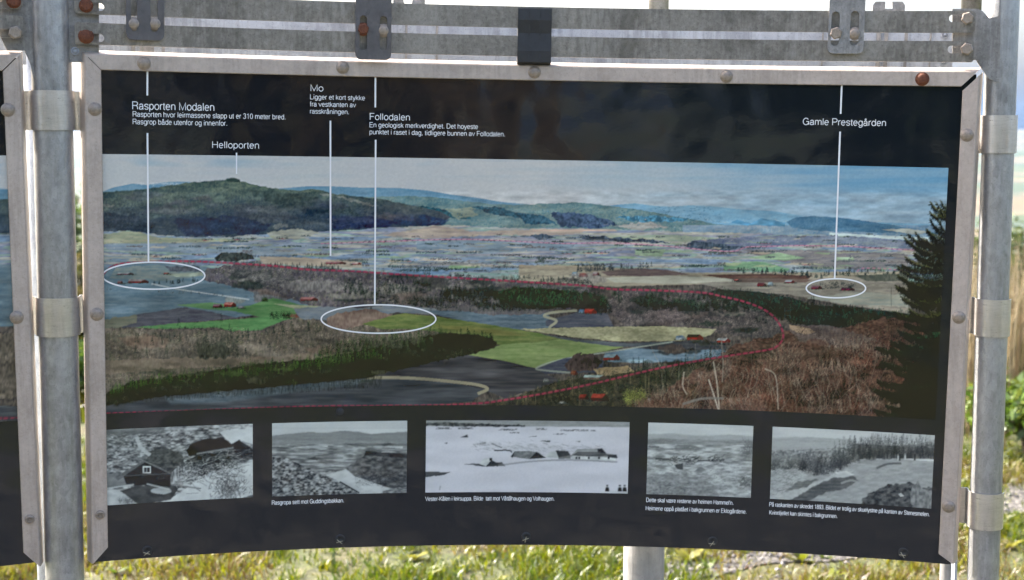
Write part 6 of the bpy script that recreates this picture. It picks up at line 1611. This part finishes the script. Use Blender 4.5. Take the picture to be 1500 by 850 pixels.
def text(body, x0, x1, y0, y1, cap, parent, name='caption', weight=0.076):
    """line of print: left/right pixel ends of its baseline, cap height in pixels"""
    ua, va = PX(x0, y0, INK_DR); ub, vb = PX(x1, y1, INK_DR)
    v0 = (va + vb) / 2
    weight = weight if cap > 9 else (0.082 if cap > 7 else 0.088)
    _, vc = PX(x0, y0 - cap, INK_DR)
    width = sum(GLY[ch][0] for ch in body) - 0.12
    kx = (ub - ua) / width; ky = (vc - va) / (CH + weight / 2)
    V, F, pen, k = [], [], -0.07, 0
    for ch in body:
        adv, strokes = GLY[ch]
        for st in strokes:
            P = np.array(st, float) * np.array([kx, ky]) + np.array([ua + pen * kx, v0])
            d = np.diff(P, axis=0); d /= np.linalg.norm(d, axis=1, keepdims=True) + 1e-12
            nr = np.stack([-d[:, 1], d[:, 0]], 1)
            nv = np.vstack([nr[:1], (nr[:-1] + nr[1:]), nr[-1:]])
            nv /= np.maximum(np.linalg.norm(nv, axis=1, keepdims=True), 1e-9)
            cs = np.r_[1.0, np.clip(np.sum(nv[1:-1] * nr[:-1], 1), 0.55, 1), 1.0][:, None]
            nv = nv / cs * weight * ky / 2
            dr = INK_DR - 0.00003 * (k % 4); k += 1
            A, B = P + nv, P - nv
            b = len(V); n = len(P)
            V += list(ring(A[:, 0], dr, A[:, 1])) + list(ring(B[:, 0], dr, B[:, 1]))
            F += [[b + i, b + n + i, b + n + i + 1, b + i + 1] for i in range(n - 1)]
        pen += adv
    return obj(name, mesh(V, F), M['ink'], parent)

uc = (U_L + U_R) / 2
base = ring1(uc, 0, V_BOT)
board = thing('info_board', tuple(base), 'complete curved information board with a wide valley panorama and five grey photographs', 'information board', 'information boards in the ring')
board_panel(U_L + 0.0035, U_R - 0.0035, V_BOT, V_OUT - 0.004, board)

top_f = frame_profile('top', board, lambda a: (U_L + 0.0006 + a, U_R - 0.0028 - a), v_edge=V_OUT)
ulb, vlb = PX(129, 827, -0.006); uib, vib = PX(156, 802, -0.006)
left_f = frame_profile('left', board, lambda a: (vlb + (vib - vlb) * np.clip(a, 0, FW) / FW, V_OUT - 0.0006 - a), u_edge=U_L)
vrb = PX(1399, 827, -0.006)[1]; vri = PX(1381, 812, -0.006)[1]
right_f = frame_profile('right', board, lambda a: (vrb + (vri - vrb) * np.clip(a, 0, FW) / FW, V_OUT - 0.0065 - a), u_edge=U_R)
FD = -0.0062
for x, y, kd in ((211, 93, 'dome'), (502, 99, 'dome'), (783, 106, 'dome'), (1064, 112, 'dome'), (1351, 116, 'dome_rust')):
    bolt(kd, x, y, FD, top_f)
for x, y, kd in ((139, 160, 'dome'), (142, 460.5, 'dome'), (146.5, 754.5, 'torx')): bolt(kd, x, y, FD, left_f)
for x, y, kd in ((1416.5, 198, 'dome'), (1404.5, 465, 'dome'), (1389.5, 742, 'dome')): bolt(kd, x, y, FD, right_f)

# twisted tie wires and grommets along the bottom edge
for x, y, a in ((215, 811, 0.2), (497.5, 794, -0.2), (770, 790.5, 0.9), (1043, 797, 0.5), (1322, 813.5, -0.5)):
    u, v = PX(x, y, -0.003)
    mw = ring_matrix(u, -0.0005, v, a)
    V, F = [], []
    for s in (-1, 1):
        tb = tube((-0.0048, -0.0026 * s, 0.001), (0.0048, 0.0026 * s, 0.003), 0.0006, 0.0005, 6)
        b_ = len(V); V += [tuple(q.co) for q in tb.vertices]; F += [[i + b_ for i in p_.vertices] for p_ in tb.polygons]; bpy.data.meshes.remove(tb)
    me = mesh(V, F); me.materials.append(M['brass'])
    place('tie_wire', me, mw, board)
    me = lathe([(0.0085, 0.0), (0.0078, 0.0012), (0.0045, 0.0012), (0.0040, 0.0002)], 20); me.materials.append(M['rubber']); me.shade_smooth()
    place('grommet', me, ring_matrix(u + 0.001, -0.0003, v + 0.004), board)
me = dome(0.0058, 0.002); me.materials.append(M['rubber']); u, v = PX(498, 603, 0)
place('plug', me, ring_matrix(u, -0.0005, v), board)

# printed pictures
pano = paint_panorama()
PH_U = [(-1.0612, -0.8261), (-0.7943, -0.5682), (-0.5362, -0.1886), (-0.1567, 0.0212), (0.0535, 0.3194)]
pp = print_sheet('panorama_print', pano, U_L + FW - 0.003, 0.3192, V_PB, V_PT, -0.0005, board)
pp['label'] = 'colour panorama of a farmed valley with red dashed outline'
LB = ['grey photograph of a sunken timber house among wreckage', 'grey photograph of a torn valley with a low cliff', 'grey photograph of farm roofs in a white flood of mud', 'grey photograph of a ruined farm on a pale plain', 'grey photograph of spruce trees at the slide edge']
for k, (a, b) in enumerate(PH_U):
    o = print_sheet('photo_print', paint_photo(k), max(a, U_L + FW - 0.003), b, V_HB, V_HT, -0.0005, board)
    o['label'] = LB[k]

T = [('Rasporten Modalen', 194, 314, 160.5, 162, 11.5), ('Rasporten hvor leirmassene slapp ut er 310 meter bred.', 194.6, 418.5, 171.2, 174.7, 7.8), ('Rasgrop både utenfor og innenfor.', 194.6, 333, 182, 184.2, 7.8),
     ('Helloporten', 311, 379.5, 217, 217.5, 10), ('Mo', 455, 473.5, 133.6, 133.6, 9.6), ('Ligger et kort stykke', 454.4, 534.5, 145.7, 146.5, 7.2), ('fra vestkanten av', 454.5, 521, 156.2, 156.8, 7.2), ('rasskråningen.', 454.3, 511.5, 166.6, 167.2, 7.2),
     ('Follodalen', 541.8, 600.5, 175.8, 176.2, 9.8), ('En geologisk merkverdighet. Det hoyeste', 541.5, 700, 186.4, 189, 7.2), ('punktet i raset i dag, tidligere bunnen av Follodalen.', 541.5, 740, 197, 199.6, 7.2), ('Gamle Prestegården', 1176.4, 1297.8, 183, 184.5, 10),
     ('Rasgropa sett mot Guddingsbakkan.', 398.4, 504, 739, 736.5, 6.2), ('Vester-Kålen i leirsuppa. Bilde  tatt mot Våttåhaugen og Volhaugen.', 623.4, 812, 733.5, 733.8, 6.2), ("Dette skal være restene av heimen Hammel'n.", 946.8, 1074.4, 736, 739, 6.2),
     ('Heimene oppå platået i bakgrunnen er Eklogårdene.', 946, 1093.6, 748, 752, 6.2), ('På raskanten av skredet 1893. Bildet er trolig av skuelystne på kanten av Stenesmelen.', 1127, 1361.5, 741.5, 756.8, 6.2), ('Kvinnfjellet kan skimtes i bakgrunnen.', 1127, 1226.5, 753.4, 759.3, 6.2)]
for row in T:
    text(*row, board)

def vline(x0, y0, x1, y1, w=2.4):
    p = px_pts([(x0 + (x1 - x0) * k / 6, y0 + (y1 - y0) * k / 6) for k in range(7)], INK_DR)
    obj('leader_line', strip(p, w * 1.14e-3, INK_DR), M['ink'], board)
for q in ((216, 103, 215.8, 140), (216, 195, 217.5, 384), (346.5, 224, 346.5, 255, 2.0), (484, 177, 484.2, 375), (550, 112, 549.8, 157.5), (550.3, 205, 549, 446), (1233, 125, 1231.4, 167), (1230.6, 193, 1222.6, 409)):
    vline(*q)
def oval(cx, cy, rx, ry, a0=0, a1=2 * math.pi):
    p = px_pts([(cx + rx * math.cos(a0 + (a1 - a0) * k / 72), cy + ry * math.sin(a0 + (a1 - a0) * k / 72)) for k in range(73)], INK_DR)
    obj('oval_mark', strip(p, 2.1 * 1.14e-3, INK_DR), M['ink'], board)
oval(225, 404, 75, 19.8, -math.pi * 0.94, math.pi * 0.94)
oval(554.5, 467.5, 84, 20.8); oval(1224.5, 422.5, 43.5, 14)

# neighbouring board, turned a little in its own plane
ua_, va_ = PX(27, 88, 0); ub_, vb_ = PX(58, 834, 0)
TL = math.atan2(ub_ - ua_, va_ - vb_)
def lmap(u, v):
    """u measured from this board's outer edge (negative to the left)"""
    ct, st = math.cos(TL), math.sin(TL)
    vm = (V_OUT + V_BOT) / 2
    um = (ua_ + ub_) / 2
    return um + u * ct - (v - vm) * st, vm + (v - vm) * ct + u * st
V2T, V2B = V_OUT - 0.005, vb_ + 0.012
lb = thing('info_board', tuple(ring1(lmap(-0.6, V2B)[0], 0, V2B)), 'neighbouring information board of which only the framed edge shows', 'information board', 'information boards in the ring')
board_panel(-1.2, -0.003, V2B, V2T - 0.004, lb, lmap)
f1_ = frame_profile('right', lb, lambda a: (V2B - 0.006 + 0.026 * np.clip(a, 0, FW) / FW, V2T - 0.001 - a), u_edge=0.0, uvmap=lmap)
f2_ = frame_profile('top', lb, lambda a: (-1.2, -0.001 - a), v_edge=V2T, uvmap=lmap)
for x, y, kd in ((11.5, 161, 'dome'), (24.5, 465, 'dome'), (43.5, 761, 'torx')): bolt(kd, x, y, FD, f1_)
def lpx(u, v):
    a, b = lmap(u, v)
    x, y = ring_px(a, b, 0)
    return np.abs((x + 60) % 1300 - 650) * 0 + np.where(x < -58, -58 + np.abs((x + 58)) % 1200, x), y
print_sheet('panorama_print', pano, -1.2, -FW + 0.002, V_PB - 0.003, V_PT - 0.003, -0.0005, lb, step=0.0022, to_px=lpx, uvmap=lmap)

# ------------------------------------------------------------------ air over the valley
hz_m, nt, p, new, link = mat('valley_haze')
pv_ = new('ShaderNodeVolumePrincipled')
pv_.inputs['Color'].default_value = (0.32, 0.56, 1.0, 1)
pv_.inputs['Density'].default_value = 0.000016
pv_.inputs['Anisotropy'].default_value = 0.2
nt.nodes.remove(p)
link(pv_.outputs[0], nt.nodes['Material Output'].inputs['Volume'])
hb = [(-17000, -17000, -160), (17000, 17000, 420)]
(xa, ya, za), (xb, yb, zb) = hb
hv = [(xa, ya, za), (xb, ya, za), (xb, yb, za), (xa, yb, za), (xa, ya, zb), (xb, ya, zb), (xb, yb, zb), (xa, yb, zb)]
o = obj('haze', mesh(hv, [[0, 3, 2, 1], [4, 5, 6, 7], [0, 1, 5, 4], [1, 2, 6, 5], [2, 3, 7, 6], [3, 0, 4, 7]]), hz_m)
o['kind'] = 'stuff'
